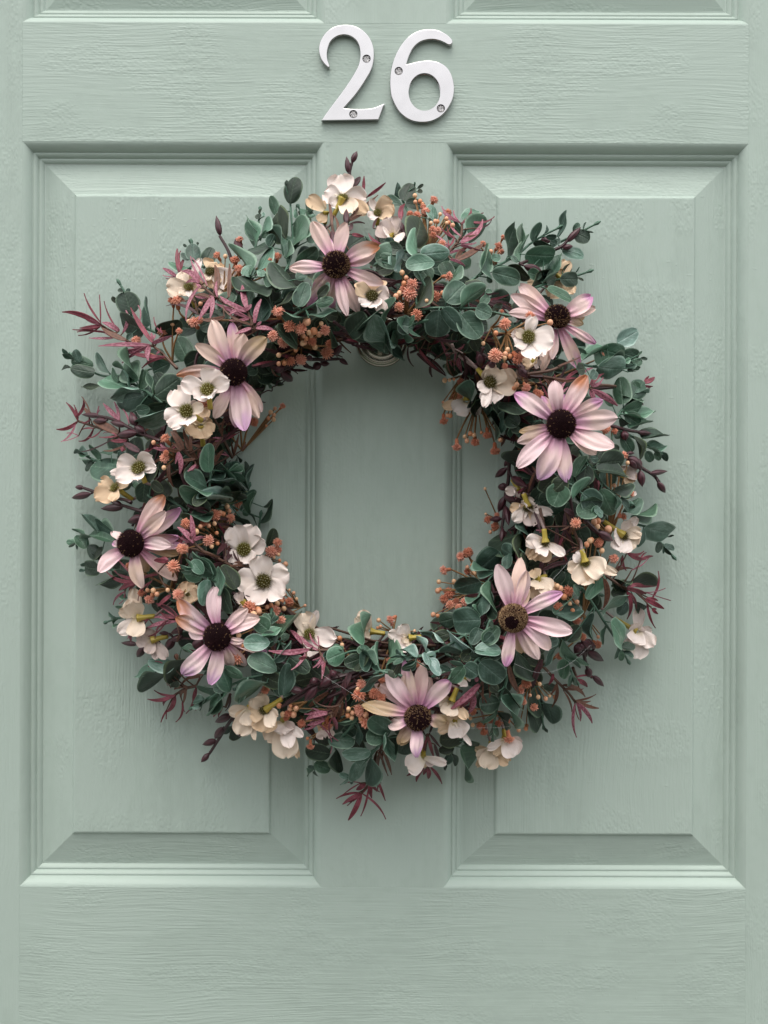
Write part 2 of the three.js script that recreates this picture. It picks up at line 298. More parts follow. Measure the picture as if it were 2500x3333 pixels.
// strap leaves: furrows along the leaf and pale mottling
function strapMat(s, base, pale, dark, mott) {
  const m = new THREE.MeshPhysicalMaterial({ roughness: 0.55, side: THREE.DoubleSide, map: dataTex(128, 96, (x, y, w, h) => {
    const u = x / w, v = y / h; let c = mixc(base, dark, 0.5 * Math.pow(0.5 + 0.5 * Math.cos(v * Math.PI * 8), 3));
    c = mixc(c, pale, mott * smooth(0.42, 0.7, noise(u * 22, v * 9, s)) * (0.5 + 0.5 * noise(u * 5, v * 3, s + 1)));
    return mixc(c, dark, 0.25 * noise(u * 3, v * 2, s + 2));
  }, true) });
  m.name = 'strap leaf'; return m;
}
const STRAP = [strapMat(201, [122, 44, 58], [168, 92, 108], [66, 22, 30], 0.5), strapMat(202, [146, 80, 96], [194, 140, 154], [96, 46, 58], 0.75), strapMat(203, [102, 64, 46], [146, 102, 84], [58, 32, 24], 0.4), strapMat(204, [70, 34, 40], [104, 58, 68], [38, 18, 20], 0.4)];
const podMat = new THREE.MeshPhysicalMaterial({ roughness: 0.42, map: dataTex(64, 64, (x, y, w, h) => { const c = mixc([66, 32, 40], [98, 54, 64], noise(x / 9, y / 14, 211) * 0.8); return mixc(c, [38, 16, 22], 0.6 * Math.pow(0.5 + 0.5 * Math.cos(x / w * Math.PI * 12), 4)); }, true) });
const cloth = new THREE.MeshPhysicalMaterial({ vertexColors: true, roughness: 0.9, side: THREE.DoubleSide, transmission: 0.05, thickness: 0, specularIntensity: 0.3, sheen: 0.25, sheenRoughness: 0.6, sheenColor: new THREE.Color(0.3, 0.28, 0.28) });
cloth.name = 'petal cloth';
cloth.bumpMap = dataTex(128, 128, (x, y) => { const v = 128 + 60 * Math.sin(y * Math.PI / 4) * 0.6 + 70 * (noise(x / 3, y / 9, 221) - 0.5); return [v, v, v]; });
cloth.bumpMap.repeat.set(3, 3); cloth.bumpScale = 0.00018;
const vcol = new THREE.MeshPhysicalMaterial({ vertexColors: true, roughness: 0.9, specularIntensity: 0.15 });
const vplastic = new THREE.MeshPhysicalMaterial({ vertexColors: true, roughness: 0.45, specularIntensity: 0.7 });

// --- one leaf shape: length 1 along x, width 1 along y, a thin closed shell ---
function leafShape({ e = 1, cup = 0.1, arch = 0.05, wave = 0, fold = 0, point = 0, ph = 0 }) {
  const N = 16, M = 8, pos = [], uv = [], idx = [];
  const hw = (u) => { const q = Math.pow(u, e), c = Math.sqrt(Math.max(0, q * (1 - q))); return c * lerp(1, 2 * c, point); };
  for (let side = 0; side < 2; side++) for (let i = 0; i <= N; i++) {
    const u = 0.5 - 0.5 * Math.cos(i / N * Math.PI);
    for (let j = 0; j <= M; j++) {
      const v = Math.sin((j / M * 2 - 1) * Math.PI / 2), w = hw(u) * (1 + 0.035 * Math.sin(u * 8 + ph + v)), y = w * v;
      let z = 4 * cup * y * y + arch * Math.sin(u * Math.PI) + fold * Math.abs(y) + wave * Math.sin(u * 6 + ph + v * 2) * y;
      z += (side ? -1 : 1) * 0.010 * (1 - Math.pow(Math.abs(v), 6)) * Math.min(1, w * 5);
      pos.push(u, y, z); uv.push(u, v * 0.5 + 0.5);
    }
  }
  const W = M + 1, B = (N + 1) * W;
  for (let i = 0; i < N; i++) for (let j = 0; j < M; j++) { const a = i * W + j; idx.push(a, a + W, a + 1, a + 1, a + W, a + W + 1); const b = B + a; idx.push(b, b + 1, b + W, b + 1, b + W + 1, b + W); }
  return geoFrom(pos, uv, idx);
}
const ROUND = [[1, 0.07, 0.03, 0.05, 0, 0, 0], [0.85, -0.08, -0.03, 0.08, 0, 0, 2], [1.15, 0.10, 0.05, 0.05, 0, 0, 4], [0.95, 0.03, 0.06, 0.12, 0.05, 0, 1], [0.8, 0.12, -0.03, 0.06, 0, 0, 5], [1.1, -0.10, 0.06, 0.1, 0, 0, 3]].map(([e, cup, arch, wave, fold, point, ph]) => leafShape({ e, cup, arch, wave, fold, point, ph }));
const SLIM = [[0.95, 0.15, 0.04, 0.08, 0.06, 0.1, 0], [0.8, -0.12, -0.05, 0.12, -0.05, 0.15, 2], [1.05, 0.2, 0.06, 0.1, 0.1, 0.05, 4], [0.85, 0.08, -0.06, 0.2, 0.04, 0.2, 1]].map(([e, cup, arch, wave, fold, point, ph]) => leafShape({ e, cup, arch, wave, fold, point, ph }));
function placeLeaf(parent, b, t, w, tone, roll) {
  const x = t.clone().sub(b), L = x.length(); x.normalize();
  const y = V(0, 0, 1).cross(x).normalize(); if (y.lengthSq() < 0.5) y.set(0, 1, 0);
  let wide = w;
  if (roll === undefined) { if (w < 0.58 * L && L > 0.006) { wide = Math.min(0.66 * L, w * 2.2); roll = Math.acos(clamp(w / wide, 0, 1)) * (rnd() < 0.5 ? -1 : 1); } else roll = rr(-0.3, 0.3); }
  y.applyAxisAngle(x, roll);
  const z = x.clone().cross(y), slim = w < 0.42 * L, set = slim ? SLIM : ROUND, mats = EUC[tone];
  const m = new THREE.Mesh(set[Math.floor(rnd() * set.length)], mats[Math.floor(rnd() * mats.length)]);
  m.name = numbered('leaf'); m.castShadow = m.receiveShadow = true; parent.add(m);
  m.matrixAutoUpdate = true; m.position.copy(b); m.quaternion.setFromRotationMatrix(new THREE.Matrix4().makeBasis(x, y, z)); m.scale.set(L, wide, Math.max(L, wide) * 0.9);
  return m;
}
function nearest(poly, p) { let best = null, bd = 1e9; for (let i = 0; i < poly.length - 1; i++) for (let k = 0; k <= 6; k++) { const q = poly[i].clone().lerp(poly[i + 1], k / 6), d = q.distanceTo(p); if (d < bd) { bd = d; best = q; } } return [best, bd]; }
function petiole(from, to, r) { const m = from.clone().lerp(to, 0.5); m.z += from.distanceTo(to) * 0.12; return tube([from, m, to], [r * 1.1, r * 0.8], 5, 3); }
// a eucalyptus sprig: stem from base to tip, leaves as base, tip, width, tone
function E(off, stem, leaves) {
  const g = grp(wreath, 'eucalyptus_sprig'), sp = stem.map((p, i) => pt(p[0], p[1], off / 1000 - 0.003)), parts = [tube(sp, [0.0011, 0.0008], 7, 5)];
  leaves.forEach((l, i) => {
    const o = off / 1000 + i * 0.0007, b = pt(l[0], l[1], o), t = pt(l[2], l[3], o + (l[6] ?? 0) / 1000), w = pxl(l[4], 0.05);
    placeLeaf(g, b, t, w, l[5]);
    const [q, d] = nearest(sp, b); if (d > 0.001 && d < 0.045) parts.push(petiole(q, b, 0.0005));
  });
  const tip = sp[sp.length - 1], dir = tip.clone().sub(sp[sp.length - 2]).normalize();
  parts.push(tube([tip, tip.clone().addScaledVector(dir, 0.0035), tip.clone().addScaledVector(dir, 0.006)], [0.0009, 0.0016, 0.0004], 6, 3));
  add(g, 'stem', mergeGeometries(parts.map(flat)), stemGreen);
}
// narrow furrowed leaf along a bowed line
function strapGeo(b, t, w, bend) {
  const d = t.clone().sub(b), L = d.length(), side = V(0, 0, 1).cross(d).normalize(), c = b.clone().lerp(t, 0.55).addScaledVector(side, bend * L).add(V(0, 0, L * rr(0.02, 0.12)));
  const curve = new THREE.QuadraticBezierCurve3(b, c, t), N = 12, S = 10, pos = [], uv = [], idx = [], roll = rr(-0.5, 0.5), blunt = w / L > 0.16;
  for (let i = 0; i <= N; i++) {
    const u = i / N, p = curve.getPoint(u), tg = curve.getTangent(u), y = V(0, 0, 1).cross(tg).normalize().applyAxisAngle(tg, roll + u * 0.3), z = tg.clone().cross(y);
    const prof = Math.pow(Math.sin(Math.PI * Math.pow(lerp(0.06, 0.985, u), 0.72)), blunt ? 0.7 : 0.85) * lerp(0.8, 1, u), h = Math.max(0.0004, w * 0.5 * Math.max(0.1, prof));
    for (let s = 0; s <= S; s++) { const a = s / S * Math.PI * 2, cx = Math.cos(a), sx = Math.sin(a), fur = 0.13 * Math.cos(cx * 7.5), yy = cx * h, zz = sx * h * (sx > 0 ? 0.30 : 0.22) + fur * h * (sx > 0 ? 1 : 0.4) + 0.22 * h * Math.abs(cx); pos.push(p.x + y.x * yy + z.x * zz, p.y + y.y * yy + z.y * zz, p.z + y.z * yy + z.z * zz); uv.push(u, s / S); }
  }
  const W = S + 1; for (let i = 0; i < N; i++) for (let s = 0; s < S; s++) { const a = i * W + s; idx.push(a, a + 1, a + W, a + 1, a + W + 1, a + W); }
  return geoFrom(pos, uv, idx);
}
// a strap-leaved sprig: leaves as base, tip, width, tone, bend
function B(off, stem, leaves, mat = stemBrown) {
  const g = grp(wreath, 'strap_leaf_sprig'), sp = stem.map((p) => pt(p[0], p[1], off / 1000 - 0.002)), parts = [tube(sp, [0.0013, 0.0010], 6, 4)];
  leaves.forEach((l, i) => {
    const o = off / 1000 + i * 0.0006, b = pt(l[0], l[1], o), t = pt(l[2], l[3], o), [q, d] = nearest(sp, b);
    if (d > 0.0015 && d < 0.03) parts.push(petiole(q, b, 0.0006));
    if (off > -10 && l[5] < 3 && rnd() < 0.5) {              // a thinner neighbour from the same node
      const ang = (rnd() < 0.5 ? 1 : -1) * rr(0.22, 0.6), k = rr(0.5, 0.85), cx = l[2] - l[0], cy = l[3] - l[1], e = pt(l[0] + (cx * Math.cos(ang) - cy * Math.sin(ang)) * k, l[1] + (cx * Math.sin(ang) + cy * Math.cos(ang)) * k, o - 0.002);
      add(g, 'leaf', strapGeo(b, e, pxl(l[4] * 0.6, 0.05), rr(-0.25, 0.25)), STRAP[l[5]]);
    }
    add(g, 'leaf', strapGeo(b, t, pxl(l[4] * 0.86, 0.05), l[6] ?? rr(-0.18, 0.18)), STRAP[l[5]]);
  });
  add(g, 'stem', mergeGeometries(parts.map(flat)), mat);
}
const podGeo = [0, 1].map((k) => { const pr = []; for (let i = 0; i <= 14; i++) { const u = i / 14, r = 0.5 * Math.pow(Math.sin(Math.PI * Math.pow(u, k ? 0.9 : 0.72)), 0.85); pr.push(new THREE.Vector2(Math.max(0.004, r * (1 - 0.35 * smooth(0.8, 1, u))), u)); } const g = new THREE.LatheGeometry(pr, 18); const p = g.attributes.position; for (let i = 0; i < p.count; i++) { const a = Math.atan2(p.getZ(i), p.getX(i)), f = 1 - 0.09 * Math.pow(0.5 + 0.5 * Math.cos(a * 5), 3); p.setX(i, p.getX(i) * f); p.setZ(i, p.getZ(i) * f); } g.computeVertexNormals(); return g; });
const UPV = V(0, 1, 0);
// a bud stem: pods as base, tip, width
function K(off, stems, pods) {
  const g = grp(wreath, 'bud_stem'), lines = stems.map((s) => s.map((p) => pt(p[0], p[1], off / 1000))), parts = lines.map((l) => tube(l, [0.0015, 0.0012], 6, 5));
  pods.forEach((p, i) => {
    const o = off / 1000 + i * 0.0006, b = pt(p[0], p[1], o), t = pt(p[2], p[3], o), d = t.clone().sub(b);
    const m = add(g, 'bud', podGeo[i % 2], podMat); m.position.copy(b); m.quaternion.setFromUnitVectors(UPV, d.clone().normalize()); m.scale.set(pxl(p[4], 0.05), d.length(), pxl(p[4], 0.05));
    let best = null, bd = 1e9; for (const l of lines) { const [q, dd] = nearest(l, b); if (dd < bd) { bd = dd; best = q; } }
    if (bd > 0.001 && bd < 0.03) parts.push(tube([best, b], [0.0011, 0.0008], 5, 2));
  });
  add(g, 'stem', mergeGeometries(parts.map(flat)), stemDark);
}
// --- petals ---
const CREAM = srgb(234, 206, 194), LILAC = srgb(212, 152, 196), PINK = srgb(226, 166, 190), PALE = srgb(238, 212, 214), ORANGE = srgb(196, 124, 80), OLIVE = srgb(186, 158, 104), VIOLET = srgb(206, 162, 200), TAN = srgb(232, 203, 172), WHITE = srgb(246, 232, 226), IVORY = srgb(240, 221, 202);
// a long daisy petal from b to t; lift bows it towards the viewer
function daisyPetal(b, t, w, colr, lift, roll) {
  const N = 16, M = 10, pos = [], uv = [], idx = [], cl = [], d = t.clone().sub(b), L = d.length(), c = b.clone().lerp(t, rr(0.4, 0.62)).add(V(0, 0, lift)).addScaledVector(V(0, 0, 1).cross(d).normalize(), L * rr(-0.09, 0.09)), curve = new THREE.QuadraticBezierCurve3(b, c, t);
  const s = rr(0, 50), tip = [CREAM, LILAC, ORANGE, PALE, TAN, VIOLET][colr], skew = rr(-0.12, 0.12), pleat = rr(0.025, 0.065), curl = rr(-0.25, 0.45), base = mixc(PINK, LILAC, rnd() * 0.6), mid = mixc(mixc(mixc(PALE, CREAM, rnd()), PINK, rnd() * 0.16), TAN, rnd() < 0.35 ? rnd() * 0.5 : 0), cp = rr(-0.5, 0.5), crease = rr(0.01, 0.05), fold = rr(-0.1, 0.16);
  for (let i = 0; i <= N; i++) {
    const u = i / N, p = curve.getPoint(u), tg = curve.getTangent(u), y = V(0, 0, 1).cross(tg).normalize().applyAxisAngle(tg, roll * (0.4 + 0.6 * u)), z = tg.clone().cross(y);
    const h = w * 0.5 * (u < 0.62 ? lerp(0.38, 1, Math.sin(u / 0.62 * Math.PI / 2)) : Math.pow(Math.max(0, Math.cos((u - 0.62) / 0.38 * Math.PI / 2 * 0.955)), 0.62));
    for (let j = 0; j <= M; j++) {
      const v = j / M * 2 - 1, fray = Math.abs(v) > 0.9 ? 1 + 0.035 * (noise(u * 40 + s, v, 5) - 0.5) : 1;
      const yy = h * v * fray + skew * w * Math.sin(u * Math.PI), zz = w * (pleat * Math.cos(v * Math.PI * 2 + cp) * (1 - 0.35 * u) + fold * Math.abs(v + cp * 0.3) * (0.3 + u) + crease * Math.sin(v * 9 + u * 6 + s) * (0.4 + noise(u * 5 + s, v * 2, 3)) + curl * 0.16 * v * v * (0.4 + 0.6 * Math.sin(u * Math.PI)) + 0.02 * Math.sin(u * 9 + v * 3 + s)) ;
      const ex = u > 0.93 ? 0.018 * L * (noise(v * 5 + s, 3, 6) - 0.5) : 0;
      pos.push(p.x + y.x * yy + z.x * zz + tg.x * ex, p.y + y.y * yy + z.y * zz + tg.y * ex, p.z + y.z * yy + z.z * zz); uv.push(u, v * 0.5 + 0.5);
      const f = noise(u * 4 + s, v * 2.5, 7), a = smooth(0.54, 0.02, u + 0.16 * (f - 0.5)), e = smooth(0.60, 0.97, u + 0.3 * (f - 0.5) + 0.05 * v);
      let k = mixc(mid, base, a); k = mixc(k, tip, e * (colr === 0 || colr === 3 ? 0.6 : 0.9)); if (colr === 4) k = mixc(k, OLIVE, 0.55 * smooth(0.1, 0.5, u));
      const n = 0.95 + 0.07 * noise(u * 60, v * 20 + s, 8); cl.push(k[0] * n, k[1] * n, k[2] * n);
    }
  }
  const W = M + 1; for (let i = 0; i < N; i++) for (let j = 0; j < M; j++) { const a = i * W + j; idx.push(a, a + W, a + 1, a + 1, a + W, a + W + 1); }
  return geoFrom(pos, uv, idx, cl);
}
function headGeo(bronze) {
  const parts = [paint(new THREE.SphereGeometry(0.9, 20, 12, 0, Math.PI * 2, 0, Math.PI * 0.55).rotateX(Math.PI / 2).scale(1, 1, 0.92), () => [0.012, 0.005, 0.006])];
  const n = 900, mixed = bronze === 2, DARK = [0.020, 0.007, 0.010], GOLD = srgb(176, 146, 112), BR = srgb(104, 76, 56);
  for (let i = 0; i < n; i++) {
    const cz = 1 - 1.12 * (i + 0.5) / n, a = i * 2.39996, s = Math.sqrt(Math.max(0, 1 - cz * cz)), d = V(s * Math.cos(a), s * Math.sin(a), cz * 0.95 + 0.02);
    const gold = bronze === 1 ? (Math.hypot(d.x + 0.12, d.y + 0.22) > 0.46 ? 0.88 : 0.01) : (mixed ? 0.06 : 0.015) + (mixed ? 0.42 : 0.05) * smooth(0.25, 0.9, s) * (0.4 + 0.6 * smooth(0.3, 0.7, noise(d.x * 2.2 + 5, d.y * 2.2, 77)));
    const lit = rnd() < gold, len = lit && bronze === 1 ? rr(0.06, 0.11) : rr(0.08, 0.20), r = lit ? rr(0.026, 0.042) : rr(0.016, 0.026), dir = d.clone().add(V(rr(-0.3, 0.3), rr(-0.3, 0.3), rr(-0.1, 0.4))).normalize();
    const c = new THREE.ConeGeometry(r, len, 4, 1).translate(0, len * 0.4, 0); c.applyQuaternion(new THREE.Quaternion().setFromUnitVectors(UPV, dir)); c.translate(d.x * 0.88, d.y * 0.88, d.z * 0.88);
    const tipc = lit ? mixc(BR, GOLD, rnd() * (bronze === 1 ? 1 : 0.7)) : mixc(DARK, [0.05, 0.02, 0.02], rnd() * 0.7); parts.push(paint(c, () => tipc));
  }
  return mergeGeometries(parts.map(flat));
}
const HEAD = [headGeo(0), headGeo(1), headGeo(2)];
// a daisy: centre, head radius and petal tips in pixels of the whole photograph; facing; petals as tip, width, colour, forward mm
function D(cx, cy, r, nx, ny, bronze, petals, up = 14) {
  FX = 0; FY = 0; FS = 1;
  const g = grp(wreath, 'daisy_flower'), zc = dome(cx, cy) + up / 1000, c = ptz(cx, cy, zc), n = V(nx, ny, 1).normalize(), R = r * scaleAt(zc);
  petals.forEach((p, i) => {
    const tz = zc - 0.003 + (((p[4] ?? rr(-7, 2)) + rr(-5, 2))) / 1000, t = ptz(p[0], p[1], tz), d = t.clone().sub(c); d.z = 0; d.normalize();
    const b = c.clone().addScaledVector(d, R * 0.62).addScaledVector(n, -0.0035); b.z -= 0.0012 * (i % 3);
    add(g, 'petal', daisyPetal(b, t, p[2] * rr(0.92, 1.12) * scaleAt(tz), p[3], rr(0.0, 0.009), p[5] ?? (rnd() < 0.3 ? rr(-1.0, 1.0) : rr(-0.5, 0.5))), cloth);
  });
  const h = add(g, 'seed_head', HEAD[bronze], vcol); h.position.copy(c).addScaledVector(n, -0.001); h.quaternion.setFromUnitVectors(V(0, 0, 1), n); h.rotateZ(bronze === 1 ? 0 : rr(0, 6)); h.scale.setScalar(R);
  add(g, 'stalk', tube([c.clone().addScaledVector(n, -0.003), c.clone().add(V(-nx * 0.01, -ny * 0.01, -0.02)), c.clone().multiplyScalar(0.96).setZ(0.02)], [0.002, 0.0014], 6, 4), stemBrown);
}
// a broad five-petalled flower: petals as tip, width, tint, forward mm
function broadPetal(b, t, w, tint, lift, sgn) {
  const N = 13, M = 12, pos = [], uv = [], idx = [], cl = [], c = b.clone().lerp(t, 0.55).add(V(0, 0, lift)), curve = new THREE.QuadraticBezierCurve3(b, c, t), s = rr(0, 60), cup = rr(0.04, 0.16) * sgn, wav = rr(0.03, 0.085), notch = rr(0.0, 0.06), L = t.distanceTo(b);
  const base = mixc(WHITE, srgb(214, 206, 150), 0.5), main = tint === 0 ? WHITE : tint === 1 ? IVORY : tint === 2 ? TAN : srgb(214, 196, 190);
  for (let i = 0; i <= N; i++) {
    const u = i / N, p = curve.getPoint(u), tg = curve.getTangent(u), y = V(0, 0, 1).cross(tg).normalize(), z = tg.clone().cross(y);
    const h = w * 0.5 * (u < 0.66 ? lerp(0.40, 1, Math.sin(u / 0.66 * Math.PI / 2)) : Math.pow(Math.max(0, Math.cos((u - 0.66) / 0.34 * Math.PI / 2 * 0.93)), 0.5));
    for (let j = 0; j <= M; j++) {
      const v = j / M * 2 - 1, rim = smooth(0.5, 1, Math.max(Math.abs(v), u));
      const yy = h * v * (1 + 0.05 * (noise(u * 6 + s, v * 3, 9) - 0.5)), zz = w * (cup * v * v + rim * wav * Math.sin(v * 6 + u * 5 + s) + 0.012 * Math.sin(v * 14 + s) * u), ex = L * (u > 0.8 ? (-notch * Math.exp(-v * v * 18) + 0.05 * (noise(v * 3 + s, 1, 4) - 0.5)) * (u - 0.8) * 5 : 0);
      pos.push(p.x + y.x * yy + z.x * zz + tg.x * ex, p.y + y.y * yy + z.y * zz + tg.y * ex, p.z + y.z * yy + z.z * zz); uv.push(u, v * 0.5 + 0.5);
      let k = mixc(main, base, 0.7 * smooth(0.3, 0.0, u)); k = mixc(k, TAN, 0.16 * smooth(0.5, 0.9, noise(u * 3 + s, v * 2, 12))); const n = 0.965 + 0.05 * noise(u * 8, v * 26 + s, 13); cl.push(k[0] * n, k[1] * n, k[2] * n);
    }
  }
  const W = M + 1; for (let i = 0; i < N; i++) for (let j = 0; j < M; j++) { const a = i * W + j; idx.push(a, a + W, a + 1, a + 1, a + W, a + W + 1); }
  return geoFrom(pos, uv, idx, cl);
}
function stamenGeo(dark) {
  const parts = [paint(new THREE.SphereGeometry(0.8, 14, 8, 0, Math.PI * 2, 0, Math.PI / 2).rotateX(Math.PI / 2).scale(1, 1, 0.6), () => srgb(78, 70, 32))], bead = dark ? srgb(136, 130, 100) : srgb(168, 164, 116), hair = dark ? srgb(62, 54, 30) : srgb(98, 92, 36);
  for (let i = 0; i < 42; i++) { const cz = 1 - 0.95 * (i + 0.5) / 42, a = i * 2.39996, s = Math.sqrt(1 - cz * cz); const k = rr(0.8, 1.1); parts.push(paint(new THREE.IcosahedronGeometry(rr(0.06, 0.095), 1).translate(s * Math.cos(a) * 0.85, s * Math.sin(a) * 0.85, cz * 0.55 + 0.06), () => bead.map((x) => x * k))); }
  for (let i = 0; i < 190; i++) {
    const a = i * 2.39996, cz = 0.98 - 1.02 * (i + 0.5) / 190, s = Math.sqrt(1 - cz * cz), d = V(s * Math.cos(a), s * Math.sin(a), cz).add(V(rr(-0.3, 0.3), rr(-0.3, 0.3), rr(0, 0.5))).normalize(), len = rr(0.35, 0.75);
    const c = new THREE.ConeGeometry(0.022, len, 3, 1).translate(0, len / 2, 0); c.applyQuaternion(new THREE.Quaternion().setFromUnitVectors(UPV, d)); c.translate(s * Math.cos(a) * 0.72, s * Math.sin(a) * 0.72, cz * 0.5); const k = mixc(hair, srgb(150, 144, 60), rnd() * (dark ? 0.3 : 0.7)); parts.push(paint(c, () => k));
  }
  return mergeGeometries(parts.map(flat));
}
const STAMEN = [stamenGeo(false), stamenGeo(true)];
// A(centre x, y, stamen radius (0 = hidden), petals, { calyx: [x, y], stalk: [x, y], up: mm, dark, n: facing })
function A(x, y, r, petals, o = {}) {
  const g = grp(wreath, 'dogwood_flower'), [sx, sy] = src(x, y), zc = dome(sx, sy) + (o.up ?? 9) / 1000, c = ptz(x, y, zc);
  let mx = 0, my = 0; petals.forEach((p) => { mx += p[0] - x; my += p[1] - y; }); const n = (o.n ? V(...o.n) : V(0, 0, 1)).normalize();
  const back = !r && o.n === undefined;
  petals.forEach((p, i) => {
    const tz = zc + (p[4] ?? rr(0, 6)) / 1000, t = ptz(p[0], p[1], tz), d = t.clone().sub(c).setZ(0).normalize(), b = c.clone().addScaledVector(d, 0.0012); b.z += -0.0006 * (i % 3) - 0.001;
    add(g, 'petal', broadPetal(b, t, pxl(p[2] * 1.1, tz), p[3], rr(-0.003, 0.004), back ? -1 : 1), cloth);
  });
  if (r) { const s = add(g, 'stamens', STAMEN[o.dark ? 1 : 0], vcol); s.position.copy(c).add(V(0, 0, 0.0008)); s.quaternion.setFromUnitVectors(V(0, 0, 1), n); s.rotateZ(rr(0, 6)); s.scale.setScalar(pxl(r, zc)); }
  const q = o.calyx ? ptz(o.calyx[0], o.calyx[1], zc - (o.front ? -0.002 : 0.006)) : c.clone().add(V(0, 0, -0.014));
  const cs = c.clone().add(V(0, 0, o.calyx && o.front ? 0.002 : -0.002)), md = cs.clone().lerp(q, 0.35);
  add(g, 'calyx', tube([cs, md, q], [0.0031, 0.0019, 0.0018], 9, 4), calyxMat);
  const an = Math.atan2(sy - CY, sx - CX) + rr(-0.12, 0.12), e = o.stalk ? pt(o.stalk[0], o.stalk[1], -0.02) : seen(CX + Math.cos(an) * 575, CY + Math.sin(an) * 575, 0.024).sub(ORG);
  add(g, 'stalk', tube([q, q.clone().lerp(e, 0.5).add(V(rr(-0.003, 0.003), rr(-0.003, 0.003), 0)), e], [0.0011, 0.0009], 6, 4), stemGrey);
}
// --- coral blossoms and berries ---
function blossomGeo(k) {
  const parts = [], A0 = srgb(204, 124, 98), A1 = srgb(236, 176, 154);
  const cup = [[0.10, -1.55], [0.30, -1.45], [0.36, -1.1], [0.34, -0.7], [0.42, -0.35], [0.62, -0.02], [0.5, 0.05], [0.02, 0.1]].map((p) => new THREE.Vector2(p[0], p[1]));
  parts.push(paint(new THREE.LatheGeometry(cup, 10).rotateX(Math.PI / 2), () => srgb(202, 128, 96)));
  [[17, 1.48, 0.95], [15, 1.15, 0.98], [12, 0.82, 0.9], [8, 0.48, 0.78], [4, 0.2, 0.65]].forEach(([n, ang, len], ring) => {
    for (let i = 0; i < n; i++) {
      const a = (i + ring * 0.5 + rr(-0.15, 0.15)) / n * Math.PI * 2, t = ang + rr(-0.2, 0.2), lf = rr(0.78, 1.1), o = V(Math.cos(a), Math.sin(a), 0), pts = [];
      for (let s = 0; s <= 4; s++) { const u = s / 4, rr0 = 0.1 + len * lf * u * 0.9, q = t * (0.75 + 0.35 * u); pts.push(V(o.x * Math.sin(q) * rr0, o.y * Math.sin(q) * rr0, Math.cos(q) * rr0 + 0.05)); }
      const g = tube(pts, (k ? [0.05, 0.065, 0.095, 0.125, 0.06] : [0.045, 0.075, 0.11, 0.1, 0.035]).map((q) => q * rr(0.85, 1.15)), 5, 1), f = rr(0.85, 1.1); paint(g, (x, y, z) => { const h = clamp(Math.hypot(x, y, z), 0, 1); return mixc(A0, A1, Math.pow(h, 1.3) * f); }); parts.push(g);
    }
  });
  return mergeGeometries(parts.map((g) => { g = flat(g); g.deleteAttribute('uv'); return g; }));
}
const BLOSSOM = [blossomGeo(0), blossomGeo(1)], berryGeo = new THREE.SphereGeometry(1, 14, 10);
const coralMats = [[0.98, 0.94, 0.9], [0.82, 0.68, 0.6], [1.0, 0.98, 1.0], [0.66, 0.52, 0.46]].map((c) => { const m = vplastic.clone(); m.color.setRGB(...c); m.roughness = 0.6; return m; });
const berryMats = [srgb(230, 184, 144), srgb(222, 164, 130), srgb(210, 140, 100)].map((c) => new THREE.MeshPhysicalMaterial({ color: col(c), roughness: 0.42 }));
// S(root, blossoms as x, y, radius, facing x, facing y, tone; berries as x, y, radius)
function S(off, root, blossoms, berries) {
  const g = grp(wreath, 'coral_spray'), r0 = pt(root[0], root[1], off / 1000 - 0.022), parts = [];
  const reach = (p, d, thick) => { const m = r0.clone().lerp(p, 0.62); m.addScaledVector(d, -0.004); m.z += 0.004; parts.push(tube([r0, m, p], [thick, thick * 0.7], 5, 4)); };
  blossoms.forEach((b, i) => {
    const p = pt(b[0], b[1], off / 1000 + rr(-0.002, 0.003)), d = V(b[3] ?? rr(-0.4, 0.4), -(b[4] ?? rr(-0.4, 0.4)), 0); d.z = Math.sqrt(Math.max(0.06, 1 - d.lengthSq())); d.normalize();
    const m = add(g, 'blossom', BLOSSOM[i % 2], coralMats[b[5] ?? [0, 2, 0, 1][i % 4]]), R = pxl(b[2], 0.05) * rr(0.82, 1.0); m.position.copy(p); m.quaternion.setFromUnitVectors(V(0, 0, 1), d); m.rotateZ(rr(0, 6)); m.scale.setScalar(R);
    reach(p.clone().addScaledVector(d, -R * 1.5), d.clone().multiplyScalar(0.5), 0.0009);
  });
  berries.forEach((b, i) => { const p = pt(b[0], b[1], off / 1000 + 0.002), R = pxl((b[2] ?? 30) * 1.02, 0.05), m = add(g, 'berry', berryGeo, berryMats[i % 3]); m.position.copy(p); m.scale.set(R, R * 1.08, R); reach(p, V(0, 0, 1), 0.0006); });
  add(g, 'stem', mergeGeometries(parts.map(flat)), stemOlive);
}
// ---------- the wreath: every sprig and flower where it sits ----------
C(200, 900);
E(0, [[1290, 760], [1130, 690], [960, 560], [860, 220], [800, 120]], [[745, 350, 680, 275, 75, 0], [870, 200, 930, 170, 60, 1], [1290, 770, 1620, 600, 190, 0], [1110, 720, 800, 570, 255, 0], [940, 505, 850, 205, 345, 0], [1205, 640, 1160, 310, 165, 1], [880, 850, 960, 770, 80, 1], [830, 200, 760, 180, 70, 0]]);
B(3, [[920, 890], [540, 660]], [[530, 620, 305, 225, 42, 0, 0.1], [520, 680, 150, 715, 45, 0, 0.12], [600, 760, 210, 750, 40, 0, -0.1], [700, 830, 370, 830, 60, 1, 0.05], [760, 720, 575, 330, 36, 0, 0.12], [830, 760, 870, 455, 70, 1, -0.3], [870, 860, 540, 680, 115, 2], [780, 740, 550, 620, 110, 1], [540, 660, 10, 480, 105, 0], [520, 640, 270, 510, 70, 1]]);
